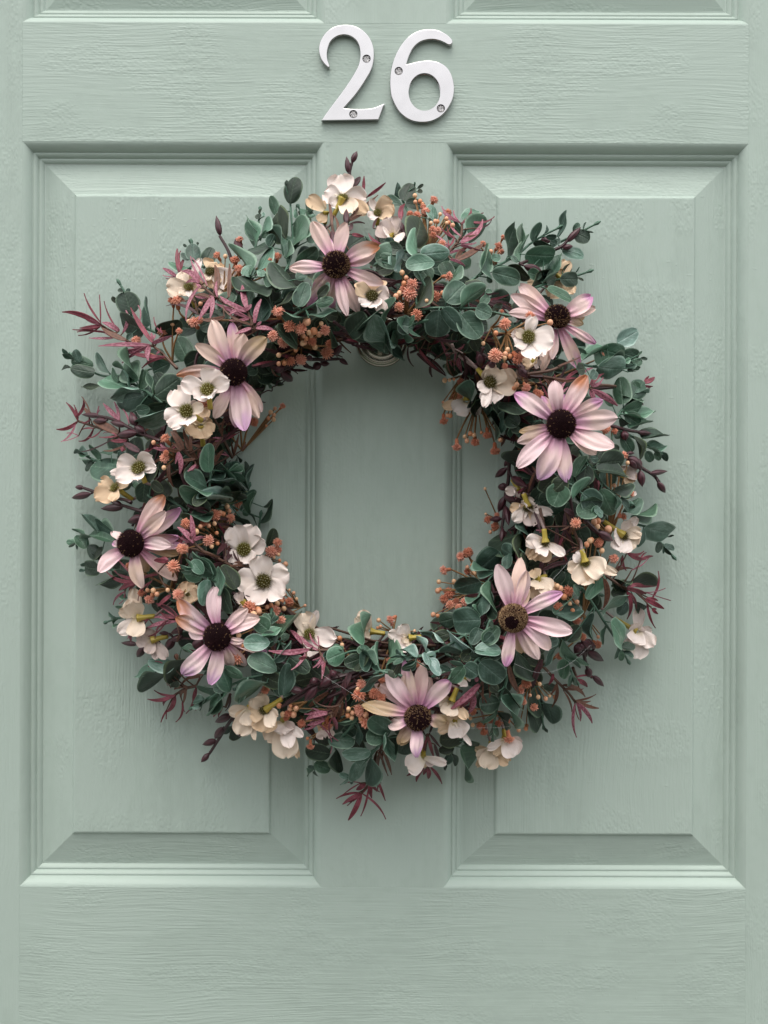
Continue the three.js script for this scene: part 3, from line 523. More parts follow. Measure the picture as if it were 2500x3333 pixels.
B(9, [[1560, 1240], [1380, 1060], [1230, 930]], [[1370, 770, 1250, 545, 36, 0, 0.15], [1400, 1090, 880, 1010, 80, 0], [1200, 930, 500, 940, 90, 1], [1240, 850, 1210, 760, 60, 1], [1060, 600, 1035, 390, 30, 1], [1080, 960, 770, 985, 95, 1], [1190, 940, 1175, 1140, 90, 1], [1230, 900, 1490, 800, 78, 1], [1230, 890, 935, 420, 88, 0], [1330, 1010, 1280, 1050, 40, 1]]);
E(2, [[1240, 1620], [1060, 1500], [780, 1370], [560, 1340], [430, 1290], [180, 1090]], [[560, 1470, 280, 1490, 110, 0], [430, 1200, 130, 1130, 200, 1], [130, 1230, 0, 1265, 55, 0], [650, 1300, 480, 1020, 85, 1], [250, 1160, 180, 985, 135, 1], [180, 1110, 10, 1050, 70, 1], [100, 1060, 10, 975, 60, 1], [450, 1300, 120, 1240, 205, 0], [1000, 1400, 740, 1220, 150, 1], [1050, 1520, 1110, 1250, 90, 1], [830, 1500, 570, 1380, 280, 2], [1040, 1390, 900, 990, 180, 1], [920, 1530, 830, 1260, 105, 2], [770, 1400, 680, 1260, 130, 1], [1050, 1520, 670, 1650, 105, 2], [1240, 1590, 1160, 1260, 80, 1], [1280, 1600, 1600, 1370, 330, 0]]);
S(2, [1500, 1150], [[1360, 740, 85, 0.2, -0.6], [1010, 870, 85, 0, -0.6], [1590, 740, 60, 0.4, -0.3], [1500, 330, 85, 0, -0.7]], [[1500, 640]]);
C(150, 1250);
K(4, [[[1540, 770], [1270, 660], [1050, 550], [880, 470], [600, 420]]], [[720, 430, 475, 410, 78], [820, 500, 640, 490, 90], [1070, 560, 860, 510, 92], [1230, 660, 960, 690, 118], [1210, 560, 1140, 370, 125], [1330, 640, 1200, 570, 92]]);
B(-4, [[1100, 760], [980, 670], [740, 600], [430, 500]], [[430, 490, 270, 250, 62, 0, -0.15], [410, 440, 500, 185, 60, 0, -0.35], [420, 510, 140, 610, 70, 0, 0.25], [400, 540, 200, 780, 50, 1, 0.25], [640, 600, 440, 770, 48, 0, 0.3], [740, 630, 560, 720, 35, 0, 0.2], [440, 700, 215, 770, 22, 1, 0.12], [600, 400, 480, 170, 34, 2, -0.1], [590, 410, 515, 320, 70, 2], [980, 660, 630, 500, 155, 2], [600, 470, 490, 520, 35, 0, 0.2], [1000, 490, 770, 260, 95, 1], [990, 490, 920, 240, 60, 1, -0.1], [1120, 540, 1035, 340, 36, 1, -0.15], [690, 410, 715, 295, 28, 1], [960, 700, 715, 715, 36, 0, 0.06], [1090, 760, 870, 760, 70, 0], [870, 760, 400, 920, 32, 3, 0.1], [1060, 830, 780, 900, 46, 2, 0.12], [1260, 910, 1050, 790, 120, 3], [1050, 900, 1020, 850, 80, 0]]);
E(2, [[960, 1120], [640, 1020], [480, 940]], [[880, 960, 740, 920, 90, 1], [740, 950, 580, 860, 150, 1], [640, 1030, 470, 1010, 82, 1], [620, 1050, 525, 1160, 110, 0], [560, 960, 390, 940, 55, 1], [560, 960, 460, 920, 60, 1], [950, 1130, 610, 1110, 340, 1]]);
E(-8, [[1500, 1600], [1300, 1450], [1100, 1330]], [[1330, 1320, 1300, 1600, 230, 0], [1150, 1310, 1030, 1420, 80, 0], [1180, 1330, 1250, 1430, 100, 1], [970, 1000, 1050, 920, 60, 1], [1430, 1330, 1580, 1440, 150, 0]]);
E(1, [[1660, 350], [1500, 200], [1300, 60]], [[1640, 260, 1390, 310, 130, 0], [1320, 150, 950, 250, 345, 1], [1640, 355, 1225, 520, 165, 2], [1220, 360, 1400, 330, 150, 1]]);
A(1250, 1130, 112, [[965, 1040, 260, 0, 6], [1430, 960, 250, 0, 6], [865, 1205, 110, 0, 10], [950, 1300, 230, 0, 12], [1240, 1300, 150, 0, 10], [1495, 1130, 140, 0, 8]], { calyx: [1340, 1330], stalk: [1440, 1540], n: [-0.1, 0.5, 0.8] });
A(930, 1400, 70, [[740, 1310, 190, 2, -2], [1110, 1285, 150, 2, 2], [660, 1560, 260, 2, 10], [910, 1580, 150, 2, 10]], { calyx: [1170, 1560], n: [-0.5, 0.4, 0.6], up: 4 });
K(-4, [[[780, 1500], [500, 1400]], [[1150, 1600], [1050, 1560], [880, 1540]]], [[500, 1400, 390, 1390, 75], [610, 1480, 340, 1540, 105]]);
C(200, 1600);
K(-6, [[[1100, 270], [960, 230], [690, 140]]], [[830, 210, 525, 230, 110], [820, 190, 690, 130, 80], [1090, 350, 890, 415, 125], [1110, 430, 1030, 480, 90]]);
C(500, 1250);
E(8, [[760, 1560], [755, 1400], [760, 1290], [780, 1160]], [[720, 1400, 410, 1230, 210, 1], [760, 1320, 940, 1210, 140, 1], [1080, 1190, 1050, 1045, 250, 2], [1190, 1450, 900, 1480, 140, 0], [760, 1470, 370, 1370, 185, 2], [780, 1290, 1180, 1430, 190, 3], [750, 1190, 740, 798, 172, 2], [1020, 1340, 910, 1070, 108, 2], [1080, 1190, 1190, 1080, 95, 2], [1080, 1195, 1225, 1310, 130, 2], [1000, 1190, 1230, 1200, 22, 2], [1030, 1590, 580, 1550, 100, 3], [700, 1500, 540, 1640, 160, 0], [860, 1480, 1000, 1560, 150, 1]]);
E(-6, [[1180, 1700], [1260, 1490], [1280, 1420]], [[1280, 1430, 1360, 1075, 105, 1], [1250, 1500, 1180, 1380, 80, 1], [1220, 1660, 1380, 1430, 150, 1], [1480, 1660, 1600, 1550, 55, 0], [1020, 1130, 1130, 1000, 70, 0], [1160, 1060, 1110, 950, 40, 0], [1215, 1180, 1240, 1040, 60, 0]]);
B(2, [[720, 1160], [560, 1040], [400, 880], [260, 640]], [[600, 1050, 400, 600, 90, 2], [400, 880, 230, 640, 120, 2], [560, 1010, 330, 1030, 66, 2], [370, 900, 150, 850, 75, 2], [200, 880, 0, 860, 70, 1], [610, 1000, 665, 880, 40, 1], [840, 1060, 940, 890, 75, 2], [1020, 980, 910, 950, 34, 1], [930, 740, 800, 725, 38, 1], [640, 850, 520, 820, 44, 2], [330, 920, 350, 1210, 88, 1, 0.22], [570, 1090, 460, 1180, 55, 1], [500, 900, 480, 700, 60, 2], [930, 720, 945, 480, 40, 2]]);
B(-2, [[1060, 990], [930, 720], [810, 440]], [[1080, 960, 1150, 680, 60, 2], [1180, 900, 1240, 780, 50, 2]]);
S(4, [300, 1000], [[160, 740, 88, -0.4, -0.6], [150, 1000, 85, -0.3, 0.1, 2], [170, 930, 55, 0, 0, 1]], [[140, 1130], [0, 790]]);
S(-4, [1200, 900], [[1740, 300, 62, 0.6, -0.5], [1350, 510, 75, 0.4, 0.2, 1], [1160, 560, 70, 0, 0.3, 1], [670, 250, 80, 0, 0, 3]], [[1580, 380, 32], [1625, 420, 30], [1550, 465, 28], [1620, 480, 32], [1640, 330, 26], [1520, 565, 20]]);
A(640, 560, 0, [[620, 380, 300, 2, -6], [420, 600, 200, 2, 2], [530, 720, 270, 2, 6], [800, 670, 230, 2, 6], [790, 490, 130, 2, 0]], { calyx: [670, 840], up: 0, n: [0, 0, 1] });
A(450, 370, 112, [[300, 75, 310, 0, -4], [580, 230, 100, 3, -4], [165, 500, 270, 0, 5], [235, 600, 180, 0, 8], [470, 560, 230, 0, 10], [680, 300, 150, 1, 12]], { calyx: [660, 500], n: [-0.1, 0.2, 1], up: 13 });
C(550, 900);
A(530, 1530, 112, [[640, 1250, 330, 0, 2], [165, 1430, 240, 0, 0], [330, 1640, 220, 0, 8], [570, 1650, 230, 0, 13], [820, 1400, 210, 0, 10]], { calyx: [560, 1790], n: [0.1, 0.4, 0.9], up: 19 });
C(530, 680);
K(-2, [[[930, 700], [880, 560], [770, 370]], [[1060, 660], [1000, 560]]], [[775, 360, 720, 85, 95], [1060, 650, 980, 390, 130], [1040, 1160, 990, 1010, 70]]);
A(350, 1060, 70, [[50, 1070, 250, 1, 2], [300, 830, 240, 1, -4], [530, 960, 280, 2, -2], [230, 1160, 170, 1, 8], [360, 1190, 90, 0, 8], [510, 670, 105, 0, -8]], { calyx: [440, 1330], n: [0.1, 0.6, 0.7], up: 2 });
A(640, 850, 75, [[720, 720, 310, 2, -4], [990, 1010, 280, 0, 0], [900, 1140, 260, 1, 2], [700, 1060, 220, 2, 2], [570, 960, 120, 1, 4]], { n: [0, 0.4, 0.9], up: 0, dark: 1 });
E(-2, [[560, 790], [420, 700], [390, 480]], [[360, 790, 90, 710, 115, 2], [370, 690, 260, 590, 100, 1], [320, 510, 275, 475, 45, 0], [375, 470, 350, 410, 30, 1], [480, 480, 460, 450, 40, 0], [570, 760, 670, 520, 210, 0], [420, 690, 400, 465, 230, 1]]);
E(4, [[1180, 940], [1200, 820], [1240, 600], [1270, 380], [1310, 30]], [[1260, 500, 1100, 230, 190, 2], [1310, 370, 1400, 110, 150, 2], [1300, 830, 1440, 520, 210, 2], [1340, 390, 1410, 300, 80, 1], [1300, 365, 1140, 120, 135, 1], [1290, 135, 1290, 65, 105, 0], [1300, 60, 1320, 0, 40, 0], [1370, 100, 1350, 50, 50, 2], [1145, 565, 1515, 435, 170, 0], [1180, 890, 880, 475, 80, 1], [1100, 900, 1200, 760, 180, 2], [1000, 920, 1415, 1185, 275, 0], [1340, 920, 1320, 820, 120, 2]]);
E(-3, [[1480, 1320], [1440, 1150], [1370, 930]], [[1480, 1250, 1380, 920, 125, 0], [1330, 1520, 1310, 1175, 275, 1]]);
B(12, [[820, 1270], [660, 1150], [500, 1010]], [[560, 1000, 375, 640, 42, 1, 0.08], [600, 1040, 400, 660, 36, 1, -0.05], [700, 1140, 700, 755, 118, 2], [890, 1190, 900, 740, 88, 2], [740, 1190, 735, 960, 52, 1, 0.1], [510, 1070, 450, 1010, 70, 1], [490, 1000, 255, 840, 105, 1], [490, 1050, 315, 1510, 58, 1, -0.16], [650, 1170, 440, 1180, 66, 1], [830, 1460, 520, 1490, 85, 2], [670, 1180, 480, 1500, 112, 1], [1000, 1370, 900, 1430, 70, 1], [640, 1200, 430, 1170, 60, 2]]);
B(0, [[440, 1260], [260, 1000], [200, 900]], [[240, 880, 195, 535, 95, 0, 0.05], [255, 870, 240, 565, 60, 0], [185, 910, 0, 800, 78, 1], [150, 915, 0, 895, 26, 1], [480, 1430, 45, 1310, 75, 3], [300, 1250, 180, 1150, 60, 2]]);
B(14, [[1230, 1660], [1200, 1540], [1150, 1400]], [[1170, 1480, 700, 1275, 78, 1], [1140, 1380, 775, 1180, 108, 1], [1130, 1340, 1075, 1030, 112, 1], [1120, 1370, 1195, 1290, 72, 1], [1240, 1540, 1330, 1220, 88, 1, 0.1], [1200, 1570, 800, 1320, 42, 2, 0.15], [1190, 1610, 980, 1690, 85, 1], [1260, 1610, 1490, 1630, 88, 1], [1270, 1570, 1330, 1520, 50, 1]]);
S(3, [820, 1100], [[735, 630, 78, -0.4, -0.6], [1040, 420, 72, -0.2, -0.7], [1550, 645, 78, 0.2, -0.6], [975, 700, 82, 0, -0.7], [1030, 815, 86, 0, -0.7], [1400, 840, 50, 0.2, -0.8, 1], [1460, 700, 50, -0.5, 0.4, 1]], [[845, 640], [1165, 680], [1135, 720], [1190, 690]]);
S(2, [330, 1500], [[195, 1245, 92, 0, -0.75], [430, 1540, 85, -0.2, -0.4], [1550, 1385, 95, -0.1, -0.6], [500, 1500, 60, 0, 0, 1]], [[350, 1520], [510, 1280]]);
C(850, 550);
E(3, [[200, 1660], [240, 1560], [350, 1330], [420, 1100], [395, 470]], [[200, 605, 115, 370, 140, 1], [340, 940, 220, 590, 335, 0], [620, 980, 700, 780, 130, 1], [390, 470, 470, 105, 280, 0], [330, 230, 350, 150, 50, 0], [540, 640, 480, 510, 70, 2], [310, 1180, 180, 830, 165, 1], [340, 1200, 370, 960, 60, 1], [430, 1040, 490, 640, 292, 1], [460, 1300, 765, 1080, 178, 1], [480, 1490, 600, 1390, 150, 1], [470, 1600, 145, 1250, 265, 0], [140, 1560, 40, 1430, 120, 1], [100, 1050, 180, 890, 130, 1]]);
E(0, [[560, 720], [640, 620], [700, 530]], [[560, 700, 540, 580, 105, 0], [640, 790, 650, 670, 100, 0], [620, 650, 610, 478, 98, 1], [650, 640, 735, 620, 55, 2], [690, 560, 715, 495, 30, 1], [500, 650, 480, 515, 60, 2]]);
B(2, [[980, 900], [950, 700], [930, 480]], [[960, 760, 910, 440, 60, 2], [1000, 980, 980, 620, 60, 2]]);
B(0, [[1050, 900], [1180, 700], [1350, 480]], [[1240, 240, 1340, 105, 120, 3], [1385, 310, 1390, 95, 60, 0], [1440, 370, 1680, 185, 64, 0, -0.06], [1390, 490, 1580, 350, 42, 2], [1200, 700, 1360, 620, 60, 2], [1210, 740, 1400, 735, 40, 3, 0.2], [1230, 880, 1385, 910, 70, 0], [1210, 830, 1240, 750, 80, 3], [1200, 1120, 1390, 1080, 60, 2]]);
K(6, [[[1080, 900], [1150, 720]], [[1000, 1100], [1000, 1000]]], [[1150, 735, 1150, 535, 90], [1005, 1080, 955, 815, 115]]);
A(1100, 400, 80, [[1060, 75, 340, 0, -6], [845, 330, 250, 0, -4], [940, 490, 170, 0, 2], [1420, 390, 270, 0, 0], [1240, 590, 250, 1, 12], [1440, 590, 190, 2, 6]], { calyx: [975, 640], stalk: [840, 820], n: [0, 0.65, 0.7], up: 6, front: 1 });
A(870, 560, 0, [[625, 390, 190, 2, -2], [790, 720, 140, 2, 0], [780, 480, 160, 2, -4]], { calyx: [860, 740], up: 0, n: [0, 0, 1] });
C(750, 450); FS = 2.37;
K(-2, [[[935, 340], [920, 270], [938, 190]]], [[915, 272, 895, 138, 52], [936, 192, 978, 98, 50]]);
C(1200, 560);
E(-3, [[560, 600], [480, 430], [440, 330]], [[440, 440, 175, 380, 190, 1], [350, 345, 395, 140, 90, 1], [480, 390, 580, 150, 245, 0], [500, 430, 765, 450, 190, 0], [660, 220, 740, 165, 48, 0], [655, 265, 730, 260, 75, 0], [620, 200, 625, 130, 30, 1], [870, 650, 880, 455, 180, 2]]);
E(-5, [[1250, 900], [1320, 760], [1340, 650]], [[1280, 650, 1460, 520, 200, 2], [1000, 680, 1130, 890, 150, 1], [1360, 885, 1600, 640, 260, 1], [1240, 820, 1120, 680, 120, 1]]);
A(120, 555, 60, [[25, 360, 95, 0, 0], [5, 620, 140, 0, 6], [220, 430, 180, 0, 0], [330, 420, 280, 2, 6], [340, 560, 200, 2, 8]], { n: [-0.2, 0.5, 0.8], calyx: [120, 720], up: 4 });
A(330, 860, 0, [[130, 720, 260, 3, 0], [290, 610, 260, 3, -2], [250, 890, 300, 0, 8], [430, 940, 220, 0, 8], [430, 760, 160, 3, -2]], { calyx: [100, 800], up: 4, n: [0, 0, 1] });
K(7, [[[520, 1000], [500, 850], [470, 790]]], [[472, 805, 375, 635, 100]]);
E(9, [[860, 1700], [640, 1300], [600, 1050], [440, 1085], [160, 1215]], [[440, 1100, 90, 1190, 400, 1], [600, 980, 690, 620, 355, 0], [700, 1110, 1095, 1080, 250, 2], [500, 1100, 560, 1200, 150, 1], [350, 960, 215, 930, 130, 1], [470, 1060, 212, 1020, 190, 0], [480, 1080, 340, 1325, 110, 3], [300, 1130, 155, 1130, 95, 1], [312, 1265, 315, 1090, 34, 2], [890, 1215, 500, 1270, 245, 2], [685, 1185, 635, 755, 112, 2]]);
B(3, [[1060, 1120], [1240, 880], [1260, 690]], [[1250, 700, 1380, 490, 66, 0, -0.2], [1310, 650, 1700, 600, 52, 0, -0.28], [1230, 680, 1000, 540, 50, 1, 0.18], [1230, 680, 985, 460, 62, 1, 0.2], [1250, 870, 1100, 610, 54, 1, 0.25], [1180, 900, 960, 730, 42, 0, 0.15], [1100, 1060, 860, 830, 52, 1], [1170, 1200, 1560, 950, 120, 2], [1090, 1100, 1300, 1060, 46, 1], [1100, 1180, 1300, 1270, 54, 1], [1250, 960, 1545, 1060, 54, 1, -0.15], [1240, 990, 1370, 1030, 60, 1], [1240, 960, 1540, 640, 108, 1], [1500, 760, 1660, 640, 30, 3], [1090, 1000, 1150, 860, 44, 0], [1300, 870, 1480, 840, 60, 2]]);
B(4, [[300, 960], [200, 780]], [[430, 650, 490, 430, 92, 0], [180, 980, 0, 830, 54, 0, 0.2], [60, 760, 120, 620, 50, 3]]);
S(4, [800, 1100], [[880, 380, 72, 0.3, -0.6, 2], [770, 540, 80, 0, -0.5], [650, 590, 82, 0, -0.5], [560, 570, 62, -0.3, -0.3], [860, 770, 66, 0, 0.3], [930, 790, 60, 0.3, 0.2], [990, 970, 64, 0.2, 0.3, 0], [1070, 550, 62, 0.3, -0.3], [740, 470, 50, 0, -0.5], [870, 850, 60, 0, 0.2, 1]], [[625, 320, 32], [630, 405, 28], [695, 395, 32], [840, 690, 26], [900, 665, 30], [930, 670, 28], [965, 570, 26], [1050, 630, 30], [1080, 680, 26], [1055, 690, 26], [1135, 720, 32], [730, 430, 24]]);
C(1550, 650);
K(6, [[[1000, 700], [1170, 620], [1240, 540]], [[590, 870], [690, 830]]], [[1225, 570, 1420, 365, 98], [1165, 655, 1310, 625, 84], [870, 540, 1010, 570, 110], [640, 890, 905, 985, 125]]);
E(7, [[-100, 1120], [20, 1030], [230, 920], [560, 740], [750, 580], [930, 470], [1090, 390]], [[590, 840, 720, 460, 32, 1], [590, 700, 620, 315, 66, 1], [760, 570, 880, 308, 132, 1], [920, 460, 950, 338, 32, 1], [215, 980, 595, 1090, 260, 1], [430, 755, 520, 368, 218, 0], [660, 740, 1055, 760, 262, 2], [770, 580, 1020, 625, 62, 0], [940, 500, 1090, 500, 75, 1], [420, 900, 725, 1070, 125, 0], [60, 980, 130, 615, 112, 1], [215, 1075, 150, 690, 125, 1], [210, 800, 330, 770, 120, 2], [480, 760, 560, 850, 80, 1]]);
E(3, [[900, 760], [1050, 620], [1320, 480], [1590, 340]], [[1160, 680, 1455, 780, 190, 2], [1310, 430, 1390, 315, 95, 1], [1330, 450, 1530, 550, 220, 0], [1110, 510, 1220, 135, 74, 1], [1060, 600, 1135, 540, 100, 1], [1450, 400, 1490, 300, 22, 1], [1500, 420, 1585, 440, 30, 0], [1000, 570, 1090, 600, 120, 1], [900, 1000, 990, 850, 80, 1], [700, 980, 880, 1040, 160, 1]]);
A(1150, 1080, 0, [[1220, 820, 170, 2, -2], [1110, 940, 130, 2, 0], [1325, 1270, 160, 2, 4], [990, 1320, 220, 2, 0], [690, 1120, 110, 2, -4]], { calyx: [1080, 1010], up: 0, n: [0, 0, 1], front: 1 });
E(5, [[740, 1210], [950, 1130], [1130, 1070], [1370, 1020], [1490, 980]], [[960, 1150, 1030, 980, 160, 0], [900, 1120, 1150, 735, 118, 1], [740, 1180, 1000, 965, 130, 0], [1160, 970, 1290, 895, 110, 0], [960, 1210, 1300, 1365, 195, 1], [830, 1210, 1005, 1425, 115, 0], [1130, 1075, 1372, 1080, 215, 0], [1340, 990, 1395, 905, 22, 1], [1370, 1050, 1450, 1095, 40, 0]]);
S(2, [260, 900], [[300, 630, 75, 0.4, -0.4, 2], [365, 510, 56, 0.3, -0.5, 0], [90, 600, 64, 0.3, -0.2], [340, 700, 50, 0.3, 0.4, 0]], [[230, 810], [200, 700]]);
C(1250, 850);
E(10, [[480, 650], [750, 630], [960, 640], [1240, 640], [1480, 690], [1600, 720]], [[1100, 330, 1370, 330, 200, 0], [900, 270, 1020, 60, 120, 1], [740, 660, 700, 1022, 355, 1], [1040, 720, 1300, 1035, 335, 1], [840, 555, 1090, 310, 315, 1], [1300, 580, 1420, 475, 120, 1], [790, 640, 1040, 935, 195, 1], [1040, 605, 1385, 345, 175, 2], [1240, 640, 1450, 730, 240, 1], [1370, 420, 1460, 400, 70, 1], [1460, 650, 1600, 590, 74, 1]]);
E(8, [[560, 700], [460, 640], [420, 400]], [[425, 640, 585, 195, 195, 0]]);
E(13, [[-450, 1000], [-220, 990], [0, 960], [160, 930], [330, 880], [510, 820]], [[-470, 990, -240, 720, 310, 0], [-130, 930, -350, 1090, 180, 0], [20, 1110, 90, 820, 210, 1], [400, 890, 180, 860, 260, 1], [-330, 940, -20, 640, 155, 1], [-330, 1040, 60, 1255, 105, 1], [0, 870, 162, 500, 112, 1], [120, 960, 180, 1130, 150, 1], [10, 1040, 262, 1340, 112, 1], [110, 1100, -100, 720, 205, 2], [295, 1078, 172, 798, 128, 2], [340, 850, 412, 738, 72, 1], [340, 890, 492, 1018, 34, 2]]);
S(7, [300, 720], [[380, 315, 90, 0.2, -0.3, 2], [345, 440, 105, 0, 0.1], [200, 620, 85, 0, 0.4], [440, 725, 84, 0.2, 0.1], [870, 205, 86, 0.75, 0.1, 2], [700, 480, 85, 0, 0, 3], [260, 370, 60, -0.4, 0, 0]], [[245, 155, 34], [300, 225, 30], [270, 300, 32], [205, 435, 30], [160, 475, 34], [790, 430, 30], [575, 535, 24], [210, 420, 26]]);
S(6, [1450, 900], [[1610, 855, 90, 0, 0], [1500, 1270, 100, -0.3, 0.2], [1590, 680, 40, 0, -0.6, 1]], [[1340, 1110, 26], [1505, 970, 28], [1630, 1270, 34], [1630, 1300, 26]]);
K(-2, [[[1300, 1500], [1300, 1250]]], [[1290, 1240, 1330, 1430, 130], [1440, 1330, 1470, 1450, 110], [1230, 1440, 1290, 1370, 80]]);
B(-4, [[600, 1000], [800, 1080], [960, 1210], [1260, 1450]], [[770, 1080, 910, 1410, 55, 1], [980, 1200, 1085, 1120, 42, 1], [960, 1230, 1050, 1500, 46, 1], [1290, 1450, 1410, 1350, 36, 1], [300, 1080, 560, 1290, 66, 3], [420, 1120, 820, 1540, 60, 0, -0.08], [560, 1280, 830, 1530, 50, 3], [330, 1150, 400, 1420, 44, 3], [640, 1360, 650, 1560, 40, 3], [500, 1180, 770, 1330, 40, 3], [700, 1050, 1000, 1080, 60, 3], [850, 1300, 940, 1560, 36, 2]]);
C(900, 850);
E(9, [[120, 860], [240, 730], [540, 560], [620, 480]], [[0, 620, 290, 395, 85, 0], [290, 615, 410, 285, 225, 1], [440, 735, 820, 680, 90, 1], [540, 575, 770, 510, 145, 1], [640, 440, 690, 280, 90, 1], [440, 780, 60, 690, 115, 1], [830, 1130, 735, 960, 75, 0], [280, 1140, 0, 880, 210, 0], [560, 470, 700, 330, 110, 0]]);
S(10, [330, 1150], [[40, 690, 78, 0, -0.3, 2], [180, 880, 95, 0, 0, 1], [330, 910, 100, 0, 0.1, 0], [95, 1095, 98, 0, 0.2, 2], [190, 1350, 80, 0, 0.2, 1], [330, 1330, 98, 0, 0.15, 2], [660, 935, 95, 0.1, -0.1, 2], [725, 1120, 85, 0.1, -0.1, 1], [680, 1235, 106, 0, 0.1, 0], [-40, 1010, 90, -0.2, 0, 2], [480, 1080, 80, 0, 0, 1]], [[605, 840, 28], [365, 1010, 28], [400, 1050, 30], [350, 1110, 34], [380, 1105, 30], [505, 1115, 32], [520, 1160, 36], [410, 815, 52], [505, 945, 48], [30, 1270, 32], [30, 1385, 30], [105, 1375, 34], [440, 965, 34], [575, 990, 36], [260, 1205, 26], [470, 1010, 26]]);
K(6, [[[400, 1320], [620, 1330], [850, 1320]], [[380, 1410], [490, 1450]]], [[850, 1320, 970, 1400, 75], [490, 1450, 610, 1380, 120], [600, 1380, 720, 1385, 85], [770, 1270, 880, 1130, 105], [440, 1280, 470, 1350, 70], [60, 1500, 220, 1620, 130], [-20, 1480, 120, 1420, 110]]);
A(1290, 470, 95, [[1270, 280, 400, 2, -2], [1470, 320, 160, 3, -4], [1520, 480, 260, 3, 4], [1075, 340, 190, 2, 6], [1130, 580, 170, 0, 4], [1350, 630, 190, 0, 8], [1470, 690, 160, 3, 6]], { n: [0, -0.25, 1], dark: 1, up: 6 });
C(1600, 950);
A(490, 610, 105, [[555, 330, 160, 0, 2], [330, 540, 130, 1, 4], [260, 575, 170, 0, 4], [320, 740, 190, 0, 6], [560, 910, 260, 0, 8], [720, 860, 200, 0, 8], [840, 660, 340, 0, 6]], { n: [-0.1, 0, 1], up: 24, calyx: [430, 740] });
A(560, 930, 0, [[420, 980, 160, 2, 0], [600, 960, 190, 2, 0], [340, 1160, 140, 3, -4], [640, 1000, 120, 3, -4]], { up: 0, n: [0, 0, 1] });
S(16, [200, 560], [[520, 330, 78, 0.2, -0.4, 0], [690, 560, 95, 0.3, 0, 1], [180, 430, 90, 0, 0.1, 0], [60, 855, 105, -0.3, 0.3, 0], [350, 890, 96, 0.3, 0.6, 1], [180, 1000, 50, 0, 0.4, 3]], [[340, 650, 34], [420, 680, 32], [475, 615, 36], [508, 578, 14], [790, 415, 40], [60, 555, 30], [220, 780, 30], [190, 840, 34], [250, 870, 30], [180, 890, 30], [530, 450, 26]]);
S(2, [600, 1250], [[470, 1290, 72, 0, 0.5, 2], [640, 1380, 72, 0.3, 0, 1], [600, 1350, 50, 0, 0, 1], [1480, 860, 66, 0.5, -0.5, 0]], [[220, 1345, 34], [340, 1260, 30], [300, 1300, 26]]);
K(-3, [[[330, 940], [480, 1120], [700, 1150]]], [[350, 960, 480, 1150, 110]]);
B(8, [[480, 1110], [800, 1060], [1000, 970]], [[900, 1000, 1205, 880, 36, 2]]);
B(3, [[700, 1150], [1000, 1190], [1150, 1180]], [[1000, 1190, 1210, 1060, 60, 0, 0.15], [1180, 1150, 1365, 1030, 60, 1], [850, 1170, 1130, 1190, 50, 2], [1330, 1260, 1500, 1110, 66, 0, 0.1], [1340, 1290, 1480, 1230, 44, 1], [1340, 1310, 1420, 1480, 90, 1], [930, 1380, 1000, 1220, 60, 1, 0.2], [1350, 1320, 1700, 1540, 92, 1]]);
C(1350, 1150);
E(6, [[960, 600], [1050, 670], [1170, 830], [1290, 960], [1390, 1080]], [[1080, 640, 1190, 820, 140, 0], [1150, 660, 1495, 800, 230, 0], [760, 660, 800, 390, 150, 1], [840, 540, 830, 830, 170, 0], [1230, 850, 1410, 960, 230, 0], [1020, 780, 1100, 1162, 165, 0], [1160, 1060, 1205, 788, 80, 1], [1300, 960, 1440, 1040, 95, 0], [1290, 980, 1292, 1142, 80, 2], [1350, 1040, 1392, 1105, 34, 1]]);
B(-2, [[500, -120], [560, 0], [840, 215]], [[420, 0, 500, 170, 52, 1], [550, 0, 640, 262, 46, 1], [860, 210, 995, 108, 44, 1], [820, 280, 850, 460, 60, 2], [30, 0, 420, 305, 90, 3], [200, 180, 235, 320, 34, 3], [650, 0, 690, 380, 40, 3]], stemGrey);
K(4, [[[920, -80], [900, 0]], [[1400, 180], [1300, 60]]], [[885, -10, 905, 195, 135], [1400, 195, 1522, 330, 112], [1040, 90, 1050, 215, 110]]);
S(10, [840, 640], [[570, 1255, 92, 0, 0.88, 2], [980, 1095, 80, 0, 0.88, 1], [815, 1195, 84, 0, 0.8, 1], [1085, 1305, 92, 0, 0.85, 1]], [[675, 1122, 28], [705, 1182, 34], [752, 1085, 34], [802, 1105, 32], [1160, 1165, 36], [900, 1070, 22]]);
S(6, [640, 300], [[390, 905, 86, 0, 0.88, 1], [595, 565, 86, 0.2, 0.6, 0], [520, 610, 76, -0.2, 0.8, 0], [620, 380, 60, 0, 0.3, 3]], [[405, 365, 36], [440, 840, 28], [482, 842, 32], [470, 360, 24], [380, 660, 20], [530, 350, 20]]);
S(2, [1400, 250], [[1500, 470, 74, 0.2, 0.8, 0]], [[1260, 520, 38], [1380, 420, 30], [1360, 450, 26]]);
A(700, 640, 0, [[375, 730, 130, 2, 0], [720, 810, 190, 2, -4], [740, 770, 190, 0, 3], [550, 810, 260, 0, 8], [880, 825, 140, 0, 2]], { calyx: [690, 405], stalk: [680, 180], front: 1, up: 9, n: [0, 0, 1] });
A(1010, 395, 105, [[1140, 205, 310, 1, 4], [1375, 390, 350, 1, 0], [1055, 675, 300, 0, 4], [865, 500, 180, 0, 8], [935, 725, 125, 0, 10], [950, 215, 140, 1, 6]], { calyx: [850, 210], stalk: [600, -20], n: [0.15, 0, 1], up: 15, dark: 1 });
C(1850, 1050);
K(-4, [[[320, 900], [600, 875]]], []);
